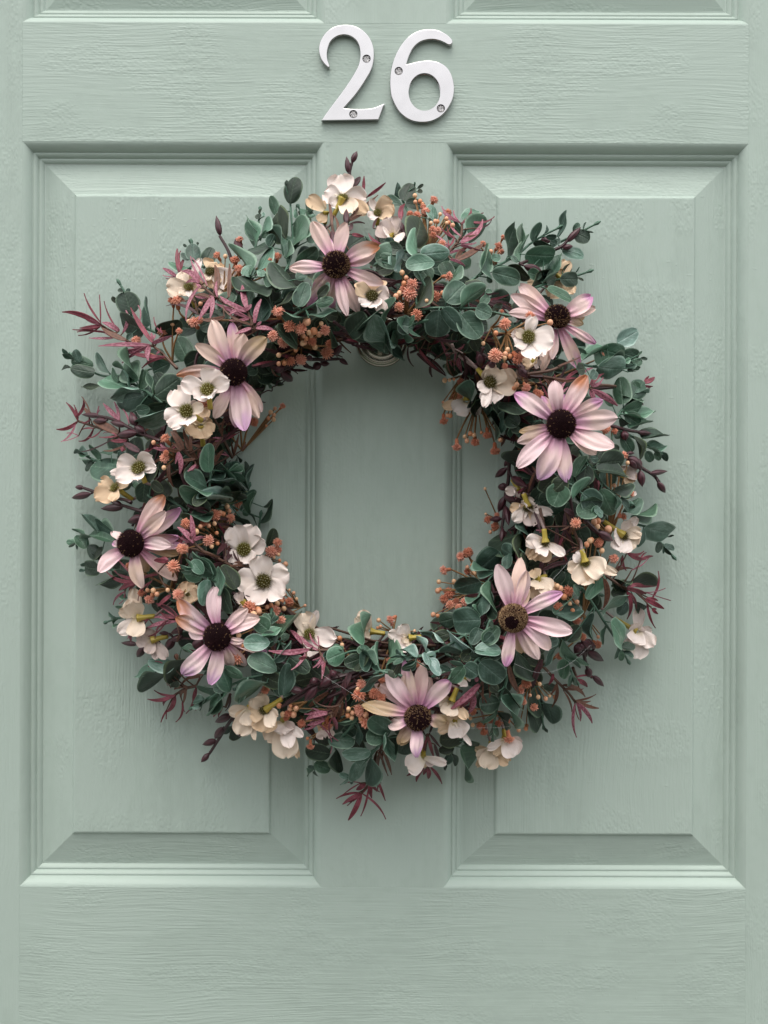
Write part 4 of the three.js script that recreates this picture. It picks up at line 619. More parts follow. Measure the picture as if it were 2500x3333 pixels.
E(2, [[60, 480], [180, 560], [400, 600], [600, 610]], [[90, 300, 300, 350, 100, 1], [200, 400, 380, 390, 130, 0], [120, 350, 235, 460, 110, 1], [430, 350, 735, 440, 260, 2], [660, 275, 945, 115, 255, 3], [730, 410, 945, 480, 225, 1], [400, 570, 695, 480, 160, 1], [520, 345, 180, 512, 92, 2], [400, 595, 760, 620, 282, 2], [720, 540, 812, 470, 64, 2], [770, 625, 890, 560, 98, 1], [810, 670, 900, 660, 55, 1], [890, 560, 990, 500, 130, 1], [970, 480, 1070, 495, 52, 0], [940, 440, 998, 388, 34, 1], [880, 630, 970, 610, 45, 1], [120, 640, 220, 620, 190, 0], [310, 760, 370, 650, 130, 1]]);
E(1, [[640, 1300], [720, 1190], [830, 1060], [990, 850]], [[600, 1130, 480, 960, 130, 1], [820, 1420, 1108, 1345, 120, 2], [740, 1185, 985, 1140, 240, 1], [740, 1100, 700, 730, 235, 1], [770, 1240, 960, 1385, 240, 1], [870, 1015, 1010, 790, 275, 1], [960, 930, 880, 795, 112, 1], [1005, 1050, 730, 980, 62, 1], [910, 945, 1065, 950, 72, 2], [780, 1235, 1165, 1205, 100, 2], [700, 1290, 830, 1365, 70, 0]]);
B(-4, [[700, 1000], [960, 900], [1060, 860]], [[1020, 815, 1165, 735, 95, 0], [950, 1070, 1010, 1110, 52, 0], [1030, 850, 1140, 860, 50, 0]]);
B(6, [[300, 900], [420, 850], [640, 860]], [[310, 860, 480, 690, 64, 0, 0.15], [330, 870, 470, 740, 44, 1], [310, 910, 665, 1120, 92, 1]]);
C(1850, 1380);
K(5, [[[500, 0], [780, 80], [960, 110]], [[780, 430], [1000, 600], [1160, 700], [1230, 790]]], [[930, 110, 1125, 128, 78], [745, 90, 775, 228, 125], [800, 450, 1010, 610, 150], [880, 480, 1000, 560, 105], [830, 480, 920, 610, 105], [970, 620, 1000, 852, 115], [1110, 665, 1345, 635, 80], [1205, 780, 1312, 932, 95], [800, 390, 895, 395, 50]]);
E(2, [[600, 60], [860, 170], [1050, 270], [1250, 420]], [[720, 150, 860, 385, 185, 1], [620, 170, 720, 120, 120, 0], [560, 300, 680, 370, 130, 0], [1000, 200, 1318, 160, 150, 0], [890, 165, 970, 492, 125, 0], [1050, 370, 1130, 508, 135, 1], [1040, 310, 1298, 290, 128, 2], [1170, 380, 1240, 490, 105, 1], [1250, 390, 1330, 505, 70, 1], [1240, 390, 1290, 380, 60, 2]]);
A(760, 680, 0, [[920, 640, 200, 3, -2], [890, 790, 190, 2, 0], [780, 560, 120, 3, -4]], { up: -6, n: [0, 0, 1] });
A(800, 960, 0, [[880, 900, 120, 0, -2], [690, 960, 120, 0, -2]], { up: -8, n: [0, 0, 1] });
E(9, [[150, 360], [290, 580], [430, 760], [580, 910], [720, 1020], [890, 1110]], [[250, 560, 200, 830, 270, 0], [300, 470, 400, 450, 130, 1], [440, 880, 610, 1225, 260, 1], [415, 530, 755, 500, 285, 0], [90, 715, 245, 425, 118, 1], [590, 910, 860, 795, 130, 0], [390, 620, 775, 690, 232, 0], [780, 1190, 970, 995, 150, 1], [820, 1060, 896, 1112, 42, 2], [720, 1035, 815, 1162, 115, 1], [720, 1030, 862, 985, 54, 2], [640, 960, 630, 1160, 80, 1]]);
E(14, [[-60, 780], [100, 860], [230, 1000], [400, 1150]], [[190, 930, 420, 1150, 330, 1], [60, 1015, 305, 730, 145, 2], [370, 1130, 110, 1200, 265, 1], [180, 1040, 465, 1050, 95, 1], [310, 1200, 402, 1108, 64, 2], [350, 1145, 468, 1245, 105, 2], [-80, 820, -210, 1110, 310, 1], [-20, 720, -190, 900, 220, 0]]);
E(4, [[830, 1330], [950, 1360], [1080, 1390], [1250, 1450]], [[850, 1240, 1172, 1075, 85, 1], [1020, 1400, 920, 1660, 125, 1], [1340, 1525, 1430, 1500, 30, 0], [1040, 1385, 1378, 1470, 305, 2]]);
A(740, 1500, 75, [[930, 1260, 120, 0, -4], [830, 1300, 150, 0, 2], [620, 1540, 230, 0, 6], [975, 1450, 160, 1, 2], [930, 1640, 250, 1, 2], [720, 1740, 260, 0, 6], [580, 1670, 110, 0, 4]], { n: [-0.3, -0.5, 0.8], dark: 1, calyx: [480, 1315], front: 1, up: 5 });
S(5, [560, 1500], [[745, 425, 72, 0.1, -0.5, 2], [500, 65, 80, 0, 0, 1], [620, 95, 62, 0.2, 0, 1], [830, 945, 74, 0.2, -0.2, 0], [740, 1250, 68, 0.8, -0.1, 0], [420, 1590, 70, 0, 0.2, 1], [690, 1230, 40, 0, 0, 1]], [[800, 525, 28], [620, 830, 28], [400, 1310, 40], [390, 1385, 38], [540, 1420, 48], [250, 1635, 32], [290, 1575, 36], [350, 1320, 40]]);
S(12, [60, 1480], [[100, 1340, 92, 0, 0, 0]], []);
K(8, [[[230, 1300], [400, 1460]]], [[410, 1460, 612, 1585, 120]]);
C(1550, 1450);
E(4, [[900, 300], [820, 130], [780, 60]], [[800, 100, 440, 230, 385, 0], [1080, 400, 880, 620, 250, 0], [1360, 410, 1490, 140, 120, 1], [1330, 520, 1500, 450, 200, 0]]);
K(3, [[[450, 180], [430, 500], [390, 700], [370, 960], [345, 1120]]], [[430, 190, 380, 290, 70], [420, 300, 252, 432, 100], [410, 560, 290, 560, 118], [390, 680, 300, 905, 112], [400, 680, 535, 755, 118], [350, 990, 180, 1000, 88], [400, 820, 440, 1085, 105], [360, 1110, 340, 1302, 80], [480, 430, 690, 560, 115]]);
A(590, 610, 0, [[390, 615, 130, 0, 4], [530, 670, 170, 0, 8], [650, 590, 130, 0, 6], [865, 630, 150, 2, 2]], { calyx: [490, 460], up: 4, n: [0, 0, 1] });
A(700, 830, 80, [[450, 850, 140, 2, -4], [600, 770, 200, 0, -2], [790, 770, 200, 0, 0], [1030, 920, 120, 0, 2], [500, 1020, 160, 0, 0], [780, 1090, 230, 3, 4], [880, 1080, 160, 2, 0], [700, 850, 200, 0, 8]], { n: [0, -0.7, 0.7], dark: 1, calyx: [640, 650], front: 1, up: 6 });
A(930, 1310, 60, [[665, 1280, 190, 0, 4], [810, 1450, 260, 0, 9], [1200, 1480, 130, 0, 5], [700, 1530, 110, 2, -4], [850, 1560, 270, 2, -6], [1030, 1430, 190, 2, -6]], { n: [0, -0.7, 0.7], dark: 1, calyx: [915, 1125], stalk: [880, 880], front: 1, up: 6 });
E(4, [[640, 1060], [600, 1180], [500, 1430]], [[620, 1030, 762, 1255, 115, 1], [620, 1200, 640, 1660, 110, 0], [600, 1180, 175, 1290, 245, 0]]);
S(0, [300, 1000], [[160, 1000, 80, -0.6, 0, 1], [260, 1085, 76, -0.2, 0.3, 1], [280, 940, 56, 0, -0.3, 0]], [[130, 925, 20], [190, 1170, 26], [240, 1140, 22], [120, 585, 22]]);
B(2, [[860, 850], [920, 1100]], [[940, 1110, 810, 1140, 32, 1, 0.2], [1260, 1090, 1140, 1150, 36, 2], [1400, 1370, 1280, 1440, 36, 2]]);
B(0, [[1200, 860], [1300, 1100], [1420, 1400]], [[1190, 870, 1330, 960, 110, 3], [1500, 1080, 1660, 1210, 60, 3]]);
C(1800, 1750);
A(430, 330, 70, [[300, 210, 180, 0, 2], [195, 440, 180, 1, 2], [370, 640, 290, 1, 2], [580, 590, 200, 2, 0], [860, 480, 120, 1, 4], [700, 460, 290, 1, 10]], { n: [-0.1, -0.4, 0.9], calyx: [385, 160], stalk: [300, 0], front: 1, up: 14 });
B(6, [[600, 460], [720, 520], [960, 680], [1100, 720]], [[740, 490, 1075, 420, 70, 2, 0.15], [870, 400, 960, 340, 44, 0], [1060, 440, 1310, 240, 24, 1, -0.12], [940, 240, 990, 445, 54, 0, -0.2], [1000, 200, 1260, 290, 84, 0], [1180, 300, 1352, 250, 62, 0, 0.1], [1050, 640, 1392, 650, 54, 0], [1330, 830, 1420, 450, 48, 0, -0.2], [990, 700, 1120, 900, 66, 3], [1000, 730, 1000, 1100, 74, 0, 0.22], [1260, 740, 1590, 848, 20, 1], [1000, 680, 1260, 760, 100, 0], [1270, 870, 1385, 1222, 52, 0, -0.15], [1250, 830, 1500, 960, 96, 0], [1340, 960, 1420, 1030, 60, 0], [690, 560, 680, 950, 105, 2, 0.22]]);
E(-3, [[800, 650], [1000, 640]], [[1020, 610, 1385, 660, 190, 0], [980, 640, 790, 780, 180, 0], [1000, 870, 880, 1040, 160, 1], [1120, 870, 1300, 930, 130, 0], [820, 560, 1030, 590, 130, 0]]);
A(1140, 1270, 0, [[1165, 945, 160, 0, 0], [1200, 1190, 130, 3, -2], [1340, 1250, 120, 0, -2], [1080, 1160, 160, 0, 4], [1100, 1430, 260, 0, 6], [1375, 1460, 210, 0, 6], [960, 1520, 140, 0, 0], [1140, 1640, 270, 0, 2]], { up: 4, calyx: [830, 1090], n: [0, 0, 1] });
E(9, [[390, 680], [530, 880], [690, 1130], [800, 1300], [890, 1440], [1000, 1640]], [[10, 1030, 398, 970, 185, 1], [190, 1400, 365, 1190, 200, 0], [680, 490, 440, 820, 215, 2], [670, 985, 1012, 785, 180, 2], [550, 1020, 530, 1375, 88, 1], [730, 1190, 680, 1450, 62, 1], [920, 1470, 1112, 1460, 115, 0], [890, 1460, 840, 1640, 92, 1], [950, 1540, 1092, 1610, 74, 1], [920, 1530, 920, 1665, 90, 1], [780, 1140, 930, 1455, 258, 2], [280, 640, 360, 780, 90, 1]]);
E(0, [[1400, 40], [1480, 90], [1600, 230]], [[1450, 60, 1400, 205, 115, 0], [1500, 95, 1640, 165, 92, 1], [1490, 110, 1490, 218, 55, 1], [1520, 140, 1605, 232, 42, 0]]);
S(4, [400, 1050], [[820, 280, 90, 0.2, 0.1, 2], [610, 75, 75, 0, 0.2, 1], [205, 720, 85, 0.1, 0.2, 1], [70, 930, 70, 0, 0.2, 1]], [[60, 655, 32], [100, 690, 40], [150, 800, 40], [228, 893, 26], [325, 868, 30], [265, 985, 30], [660, 175, 36], [455, 88, 34], [520, 30, 34]]);
S(-10, [420, 1040], [[600, 1440, 78, 0.4, 0.3, 0], [470, 1200, 66, 0, 0, 1], [420, 1150, 60, 0, 0, 1], [320, 1120, 66, 0, 0, 3]], [[660, 1330, 24], [610, 1340, 24]]);
K(-6, [[[480, 1400], [440, 1600]], [[440, 1480], [520, 1550]]], [[520, 1450, 430, 1380, 115], [320, 1520, 420, 1410, 125], [470, 1540, 685, 1655, 115], [560, 1500, 500, 1400, 80]]);
C(1350, 1750);
S(-2, [980, 700], [[625, 255, 90, -0.8, 0.1, 2], [720, 205, 84, -0.1, -0.4, 1], [400, 440, 78, -0.8, 0.1, 2], [470, 750, 95, -0.2, -0.2, 1], [400, 830, 90, -0.3, 0, 1], [480, 905, 78, 0, 0.3, 0], [675, 865, 84, 0.3, 0, 2], [590, 940, 62, 0, -0.2, 0], [710, 460, 62, 0, -0.2, 3], [560, 860, 60, 0, 0.3, 3]], [[325, 595, 32], [310, 718, 38], [340, 700, 28], [530, 590, 32], [710, 400, 28], [775, 375, 28], [815, 485, 34], [250, 1040, 36], [310, 1055, 28], [780, 480, 28], [580, 590, 22]]);
E(9, [[1440, -100], [1380, 60], [1310, 210], [1010, 560], [880, 760], [810, 900], [760, 1070]], [[960, 770, 1070, 850, 110, 1], [1000, 900, 1110, 1075, 140, 0], [1150, 190, 870, 430, 365, 1], [1075, 455, 808, 318, 64, 2], [1310, 230, 1170, 150, 190, 1], [1260, 230, 1250, 420, 130, 1], [1470, 200, 1480, 410, 100, 0], [1020, 600, 1105, 1000, 92, 1], [890, 595, 540, 690, 298, 1], [915, 785, 690, 800, 64, 2], [920, 795, 930, 1035, 165, 1], [890, 1110, 520, 1120, 375, 1], [560, 1080, 328, 1140, 230, 0], [820, 910, 690, 960, 100, 1], [830, 910, 890, 1065, 44, 2], [800, 920, 755, 1070, 34, 2]]);
E(11, [[1020, 1110], [960, 1270], [920, 1400], [900, 1460]], [[870, 1230, 760, 1440, 170, 1], [940, 1430, 1130, 1200, 215, 1], [1000, 1600, 1165, 1560, 160, 0], [945, 1400, 1060, 1290, 160, 1], [800, 1520, 1165, 1530, 170, 2], [465, 1270, 800, 1540, 165, 3], [1030, 1120, 1060, 1220, 50, 0]]);
E(8, [[700, 1300], [540, 1400], [320, 1530], [150, 1580], [0, 1600]], [[470, 1290, 230, 1370, 170, 0], [400, 1425, 68, 1245, 76, 3], [150, 1535, 0, 1340, 66, 3], [330, 1550, 730, 1590, 110, 1], [275, 1550, 155, 1660, 140, 3], [720, 1560, 640, 1660, 140, 0], [740, 1580, 990, 1560, 130, 0], [880, 1660, 1100, 1640, 80, 1], [20, 1600, -80, 1540, 50, 2], [640, 1540, 820, 1500, 80, 0]]);
A(1660, 560, 0, [[1600, 430, 170, 2, -2], [1640, 700, 200, 1, 4], [1850, 710, 230, 1, 6], [1950, 690, 110, 2, 0], [1650, 850, 200, 2, -4]], { up: 2, calyx: [1770, 520], n: [0, 0, 1] });
A(1580, 60, 0, [[1500, 40, 150, 0, 2], [1560, 260, 130, 2, -4]], { up: 0, n: [0, 0, 1] });
C(1300, 2150);
E(8, [[1460, 200], [1430, 330], [1380, 450], [1310, 690], [1270, 890], [1260, 1050]], [[1350, 560, 1080, 600, 270, 0], [1440, 370, 1645, 645, 160, 0], [1320, 710, 1430, 930, 66, 0], [1290, 700, 1090, 830, 84, 1], [1260, 890, 1190, 1035, 74, 1], [1270, 900, 1345, 1000, 94, 1], [1370, 500, 1555, 875, 165, 2], [1330, 420, 1230, 330, 130, 0]]);
E(14, [[1100, -60], [960, 60], [880, 80], [680, 130], [540, 180]], [[1090, 20, 1400, 270, 335, 1], [880, 70, 1060, 200, 230, 1], [870, 85, 690, 290, 195, 1], [690, 130, 548, 65, 84, 1], [700, 150, 648, 262, 44, 2], [400, -30, 542, 205, 138, 3], [220, 5, 28, 105, 94, 1], [860, 60, 680, 20, 80, 1]]);
E(-6, [[720, 1000], [720, 1170], [690, 1260]], [[860, 1050, 540, 1070, 270, 0], [740, 1190, 530, 1210, 140, 0], [690, 1250, 600, 1390, 95, 1], [700, 1250, 745, 1425, 64, 0], [880, 1090, 1065, 1155, 130, 0], [825, 1170, 890, 1545, 225, 1], [610, 1400, 630, 1470, 50, 0]]);
A(700, 540, 0, [[545, 640, 150, 1, 2], [660, 750, 230, 1, 6], [920, 790, 130, 2, 4], [730, 790, 170, 2, -2], [560, 500, 120, 2, -4]], { calyx: [780, 370], up: 3, n: [0, 0, 1], front: 1 });
A(740, 820, 0, [[530, 980, 120, 2, 2], [640, 830, 140, 2, 0], [850, 1040, 290, 0, 8], [970, 1140, 66, 0, 4], [560, 880, 200, 2, -3]], { up: 2, calyx: [800, 770], n: [0, 0, 1] });
A(320, 1310, 0, [[100, 1450, 280, 0, 6], [640, 1385, 120, 0, 4], [300, 1450, 130, 2, -2], [190, 1290, 130, 2, -4], [480, 1400, 140, 3, 2]], { calyx: [330, 1190], up: 6, n: [0, 0, 1] });
A(1230, 1210, 0, [[1020, 1190, 110, 2, -4], [1180, 1455, 250, 1, 4], [1480, 1370, 180, 2, 2], [1290, 1270, 130, 2, 0], [1040, 1430, 90, 2, -5], [1040, 1310, 150, 1, 3]], { up: 5, calyx: [1230, 1100], n: [0, 0, 1] });
A(1430, 1060, 0, [[1580, 1280, 280, 0, 7], [1660, 1110, 130, 3, 0], [1185, 1190, 110, 0, 2], [1280, 1280, 110, 2, 0]], { up: 8, calyx: [1410, 930], n: [0, 0, 1] });
A(880, 230, 0, [[830, 350, 150, 0, 2], [970, 210, 130, 3, 2]], { up: 2, n: [0, 0, 1] });
S(12, [1440, 760], [[1480, 1050, 90, 0.1, 0.85, 0]], []);
S(-6, [1400, 700], [[1140, 960, 66, 0, 0.8, 1], [990, 690, 62, 0.5, 0.4, 1], [1080, 880, 66, 0, 0, 1], [1230, 800, 60, 0, 0, 3], [1330, 850, 60, 0, 0, 3], [1440, 820, 70, 0, 0, 3]], [[990, 870, 28], [1610, 940, 30], [1720, 880, 28], [960, 780, 24]]);
B(6, [[1230, 200], [1130, 290], [1060, 360]], [[1060, 370, 740, 690, 80, 1], [1010, 470, 930, 715, 96, 1], [1130, 330, 1130, 575, 40, 2], [1070, 420, 1180, 698, 32, 2, 0.2], [1200, 300, 1215, 500, 50, 2], [1080, 320, 690, 660, 122, 1], [960, 420, 800, 690, 60, 0], [1060, 230, 1040, 290, 80, 1]]);
B(-3, [[380, 1000], [340, 1250], [330, 1430]], [[260, 1440, 100, 1555, 62, 0], [330, 1450, 230, 1635, 74, 0], [380, 1450, 390, 1595, 92, 0], [420, 1440, 575, 1665, 62, 0], [390, 1020, 475, 1325, 66, 0], [480, 1130, 545, 1355, 74, 3], [420, 1000, 560, 1180, 60, 3]]);
C(1600, 2000);
E(2, [[930, 330], [960, 450], [1010, 610], [1080, 780], [1150, 900]], [[1000, 340, 1190, 180, 230, 0], [720, 420, 900, 330, 130, 1], [340, 515, 600, 845, 205, 0], [900, 400, 698, 712, 100, 1], [960, 340, 1330, 690, 52, 1], [1080, 800, 1060, 965, 104, 1], [1100, 850, 1150, 945, 74, 0], [1060, 640, 1200, 730, 40, 1], [1010, 615, 950, 865, 155, 2]]);
E(-8, [[560, 980], [650, 1200], [700, 1500]], [[500, 1280, 650, 1530, 290, 0], [560, 1000, 690, 1330, 260, 0], [720, 1190, 815, 1475, 215, 1], [720, 940, 860, 1000, 140, 0], [720, 1520, 745, 1590, 40, 0]]);
B(0, [[640, 640], [880, 900], [1040, 1060], [1120, 1170]], [[830, 800, 770, 945, 64, 0], [880, 930, 815, 1250, 70, 2, 0.15], [970, 955, 1265, 1115, 88, 2], [1000, 1000, 1180, 1020, 60, 2], [980, 1040, 1085, 1315, 44, 2], [1130, 1160, 1412, 1075, 46, 2, -0.1], [1130, 1250, 1185, 1420, 22, 2], [1130, 1200, 1150, 1660, 58, 1, -0.18], [1150, 1170, 1450, 1265, 70, 2], [1150, 1190, 1360, 1470, 86, 1], [680, 610, 560, 990, 115, 3, -0.1], [230, 690, 375, 1055, 115, 2]]);
B(-4, [[1100, 720], [1150, 850]], [[1140, 880, 1292, 980, 96, 0], [1130, 850, 1365, 845, 38, 0, 0.15], [1180, 1010, 1240, 1000, 30, 0]]);
K(-6, [[[1230, 420], [1270, 650], [1350, 850]], [[1050, 610], [1300, 490]]], [[1300, 500, 1518, 632, 125], [1300, 720, 1320, 850, 110], [1370, 830, 1522, 975, 92], [1220, 350, 1345, 460, 130], [1200, 410, 1115, 530, 130]]);
S(-3, [520, 820], [[560, 1240, 90, 0, 0.85, 0], [430, 1170, 70, -0.3, 0.5, 0], [390, 1020, 66, -0.2, 0.5, 2], [470, 930, 76, 0, 0, 1], [920, 560, 66, 0, 0, 1], [1230, 300, 60, 0, 0, 1]], [[630, 1115, 30], [730, 1137, 32], [860, 1117, 32], [785, 1100, 22], [365, 1558, 28], [465, 1542, 30], [650, 940, 28], [520, 1090, 24]]);
C(1000, 1950);
A(850, 430, 0, [[730, 150, 170, 1, 0], [650, 250, 130, 1, 2], [660, 480, 220, 1, 4], [720, 560, 140, 1, 6], [590, 530, 90, 2, 0]], { calyx: [1050, 465], up: 8, n: [0, 0, 1], front: 1 });
A(1370, 520, 0, [[1250, 350, 190, 0, 2], [1090, 460, 140, 0, 2], [1200, 665, 240, 0, 6], [1140, 710, 150, 2, 0], [1320, 610, 140, 1, 2]], { calyx: [1540, 510], up: 10, n: [0, 0, 1], front: 1 });
E(14, [[1100, 1000], [980, 960], [800, 730], [640, 700], [500, 740], [360, 830]], [[770, 740, 690, 975, 170, 0], [720, 800, 500, 880, 200, 0], [790, 640, 700, 740, 120, 1], [500, 720, 265, 820, 265, 2], [330, 730, 210, 790, 120, 1], [760, 615, 855, 240, 118, 2], [770, 740, 760, 970, 160, 1], [760, 620, 830, 720, 80, 1], [740, 710, 930, 890, 60, 1], [370, 610, 480, 690, 60, 1]]);
E(12, [[1280, 1040], [1070, 960], [1000, 980]], [[980, 975, 960, 580, 72, 2], [1075, 890, 1115, 475, 110, 1], [1150, 1060, 1250, 880, 90, 0], [1040, 1010, 705, 1250, 100, 1], [1180, 1060, 1100, 960, 80, 0]]);
E(15, [[1700, 760], [1590, 770], [1480, 780], [1350, 800]], [[1480, 785, 1265, 680, 90, 3], [1480, 790, 1275, 945, 92, 1], [1290, 790, 1115, 795, 30, 1], [1290, 810, 1170, 885, 62, 1], [1270, 760, 1190, 700, 80, 1], [1590, 720, 1650, 900, 100, 3], [1400, 780, 1280, 730, 60, 2]]);
S(4, [880, 1330], [[1130, 270, 74, -0.7, 0.3, 2], [730, 1145, 88, 0, 0, 2], [700, 1290, 115, 0, 0, 1], [905, 1270, 100, 0, 0.1, 1], [1000, 1330, 78, 0.2, 0.3, 1], [705, 1490, 88, -0.5, 0.1, 2], [1110, 830, 62, 0, 0, 3], [1470, 870, 76, 0, 0, 1], [1010, 1090, 60, 0, 0, 1], [780, 1630, 95, 0, 0.7, 0]], [[555, 1480, 28], [610, 1538, 28], [550, 1572, 32], [600, 1602, 32], [790, 1563, 38], [725, 1610, 34], [680, 1215, 26], [910, 1405, 38], [440, 530, 34], [470, 620, 30], [860, 1410, 30]]);
S(-2, [1180, 450], [[1150, 340, 40, 0, 0, 2]], [[965, 285, 32], [990, 370, 24], [950, 390, 22], [1450, 430, 22]]);
K(2, [[[1640, 1000], [1200, 1060], [600, 1200], [280, 1330]], [[700, 980], [400, 1060], [0, 1180]]], []);
B(4, [[900, 930], [560, 1080], [100, 1250]], [[590, 990, 490, 1250, 110, 3], [500, 1110, 520, 1310, 90, 3], [300, 1020, 170, 1180, 110, 3], [140, 1110, -50, 1290, 110, 3], [880, 870, 760, 1000, 80, 3], [400, 1010, 300, 960, 80, 3]], stemDark);
B(2, [[560, 1240], [420, 1420], [330, 1560]], [[440, 1420, 60, 1500, 40, 2, 0.2], [460, 1420, 80, 1360, 26, 2, 0.3], [430, 1500, 300, 1650, 60, 2], [480, 1390, 370, 1700, 60, 2, 0.1], [340, 1510, 40, 1600, 100, 3], [200, 1530, 0, 1560, 50, 1], [520, 1360, 500, 1560, 40, 3]]);
C(950, 2300);
A(440, 270, 0, [[460, 410, 230, 3, 2], [360, 330, 130, 2, -2], [540, 330, 130, 3, 0]], { up: -4, n: [0, 0, 1] });
E(4, [[950, 60], [780, 300], [560, 520], [310, 800]], [[870, 150, 608, 215, 78, 1], [900, 250, 910, 520, 92, 1], [520, 640, 180, 570, 275, 0], [590, 590, 690, 865, 130, 0], [490, 450, 852, 480, 175, 1], [300, 815, 215, 810, 52, 1], [290, 850, 218, 930, 52, 1], [310, 870, 352, 940, 52, 0], [300, 770, 520, 855, 180, 1]]);
E(12, [[1270, 420], [1130, 580], [950, 780], [780, 950]], [[1450, 400, 1390, 625, 140, 0], [1330, 330, 1045, 150, 290, 1], [1230, 425, 1000, 390, 235, 1], [1080, 690, 1000, 1035, 205, 1], [860, 740, 870, 995, 255, 2], [780, 945, 640, 910, 95, 2], [750, 965, 658, 1050, 54, 2], [780, 965, 790, 1045, 50, 1], [1060, 600, 678, 645, 215, 2], [1250, 365, 1385, 745, 90, 2]]);
B(0, [[1230, 480], [1180, 660], [1130, 900], [1030, 1060], [940, 1170]], [[1230, 600, 1345, 920, 64, 2], [1210, 650, 1300, 935, 44, 2], [1170, 650, 1180, 835, 64, 2], [1150, 600, 1110, 1000, 64, 2], [1140, 930, 1205, 1035, 64, 0], [1150, 980, 1262, 1270, 54, 0], [1080, 970, 1080, 1235, 96, 0], [1040, 1080, 930, 1480, 42, 0, 0.08], [990, 1040, 870, 1120, 96, 0], [930, 1030, 672, 1205, 26, 0, -0.06], [900, 1160, 600, 1243, 48, 0, -0.16], [930, 1175, 685, 1320, 84, 0, -0.08], [950, 1175, 1268, 1522, 44, 0, 0.2], [935, 1180, 760, 1535, 110, 0]]);
B(8, [[640, 60], [480, 110], [380, 240]], [[640, 0, 605, 305, 64, 2, -0.25], [560, 140, 612, 305, 54, 1], [440, 160, 170, 100, 36, 1], [480, 90, 190, 180, 110, 1], [440, 180, 210, 250, 70, 1], [370, 230, 520, 630, 26, 1, 0.25], [540, 150, 540, 400, 30, 0, -0.2], [330, 250, 160, 310, 44, 1]]);
S(6, [900, 60], [[1010, 230, 96, 0.05, 0.8, 0], [920, 80, 80, -0.3, 0.1, 2], [250, 530, 72, 0, 0.8, 0], [470, 250, 84, 0, 0.8, 3], [130, 230, 70, 0, 0, 3]], [[765, 30, 28], [60, 20, 30], [210, 430, 22]]);
C(700, 1950);
E(11, [[950, 620], [860, 580], [780, 510], [735, 400], [760, 180]], [[820, 590, 640, 470, 220, 0], [870, 510, 1125, 215, 190, 1], [720, 420, 550, 270, 235, 1], [740, 590, 382, 590, 225, 2], [740, 320, 655, 195, 95, 1], [760, 310, 872, 228, 84, 1], [745, 335, 772, 178, 44, 1], [650, 500, 885, 385, 84, 2], [790, 835, 1025, 560, 84, 1], [900, 540, 1000, 480, 100, 0]]);
E(13, [[920, 1000], [790, 1010], [480, 1060], [290, 1130], [60, 1250], [-120, 1380], [-190, 1420]], [[640, 1030, 910, 1150, 240, 0], [1000, 780, 1275, 985, 210, 0], [830, 965, 445, 785, 228, 1], [370, 1060, 130, 925, 155, 1], [920, 1295, 965, 860, 190, 1], [700, 1125, 308, 1395, 185, 2], [450, 1060, 312, 1410, 42, 2], [200, 1250, 50, 895, 205, 2], [130, 1240, -20, 1190, 120, 1], [280, 1200, 240, 1230, 60, 1]]);
B(15, [[1570, 690], [1400, 690], [1240, 680]], [[1180, 600, 1015, 420, 84, 1], [1390, 690, 1160, 500, 62, 1], [1400, 640, 1275, 425, 38, 1], [1240, 700, 1028, 955, 54, 1, 0.18], [1440, 740, 1440, 1075, 64, 1, 0.1], [1450, 760, 1320, 925, 38, 1], [1270, 680, 722, 695, 100, 1], [1230, 790, 1130, 810, 70, 0], [1320, 640, 1190, 580, 60, 1], [1490, 860, 1470, 990, 36, 0]]);
K(6, [[[1560, 1060], [1300, 1170], [960, 1400]], [[1300, 1240], [900, 1450]]], [[1190, 1250, 955, 1195, 100], [1380, 1170, 1205, 1385, 130], [1560, 1060, 1410, 1195, 120], [1640, 980, 1540, 1040, 100], [1380, 1080, 1270, 1140, 100]]);
A(1275, 470, 85, [[1190, 190, 280, 1, 0], [1150, 370, 190, 1, 0], [1380, 150, 105, 0, 4], [1635, 530, 260, 0, 4], [1320, 790, 200, 0, 4], [1160, 600, 130, 0, 2]], { n: [-0.1, 0.1, 1], up: 11, calyx: [1300, 600] });
S(5, [900, 250], [[480, 115, 95, -0.2, 0, 1], [300, 790, 106, 0, 0, 0], [810, 160, 98, 0, 0, 2], [880, 290, 102, 0.1, 0.2, 2], [1000, 40, 84, 0.2, 0, 1], [680, 1225, 74, 0, 0, 1], [770, 240, 60, 0, 0, 1]], [[320, 490, 34], [300, 620, 28], [370, 630, 28], [520, 212, 46], [590, 170, 40], [755, 85, 34], [840, 60, 36], [1215, 88, 22], [900, 30, 30], [930, 130, 34]]);
S(4, [1240, 1380], [[990, 1545, 72, 0, 0, 3], [960, 1600, 50, 0, 0, 1]], [[1090, 1480, 30], [1010, 1485, 26], [1020, 1440, 24], [915, 1555, 36], [1060, 1560, 40], [865, 1440, 36]]);
C(600, 2200);
A(1090, 450, 88, [[870, 330, 130, 1, 0], [900, 490, 250, 2, 0], [920, 310, 190, 1, 10], [1020, 230, 190, 1, 4], [1080, 765, 320, 2, 0], [1210, 680, 180, 1, 12], [1270, 540, 120, 1, 8]], { n: [0.1, -0.6, 0.8], calyx: [1320, 310], front: 1, up: 9, dark: 1 });
A(880, 440, 0, [[600, 500, 160, 1, 0], [700, 590, 130, 2, 0], [890, 670, 260, 1, 8], [745, 800, 260, 1, 3], [950, 865, 80, 1, 5]], { up: 6, n: [0, 0, 1] });
A(1330, 620, 0, [[1330, 790, 280, 0, 8], [1110, 880, 260, 1, 0], [1380, 1110, 330, 1, 0], [1440, 970, 190, 0, 8], [1610, 815, 120, 0, 6], [1545, 1110, 100, 2, -4], [1490, 700, 120, 3, 4]], { up: 4, n: [0, 0, 1], calyx: [1400, 560] });
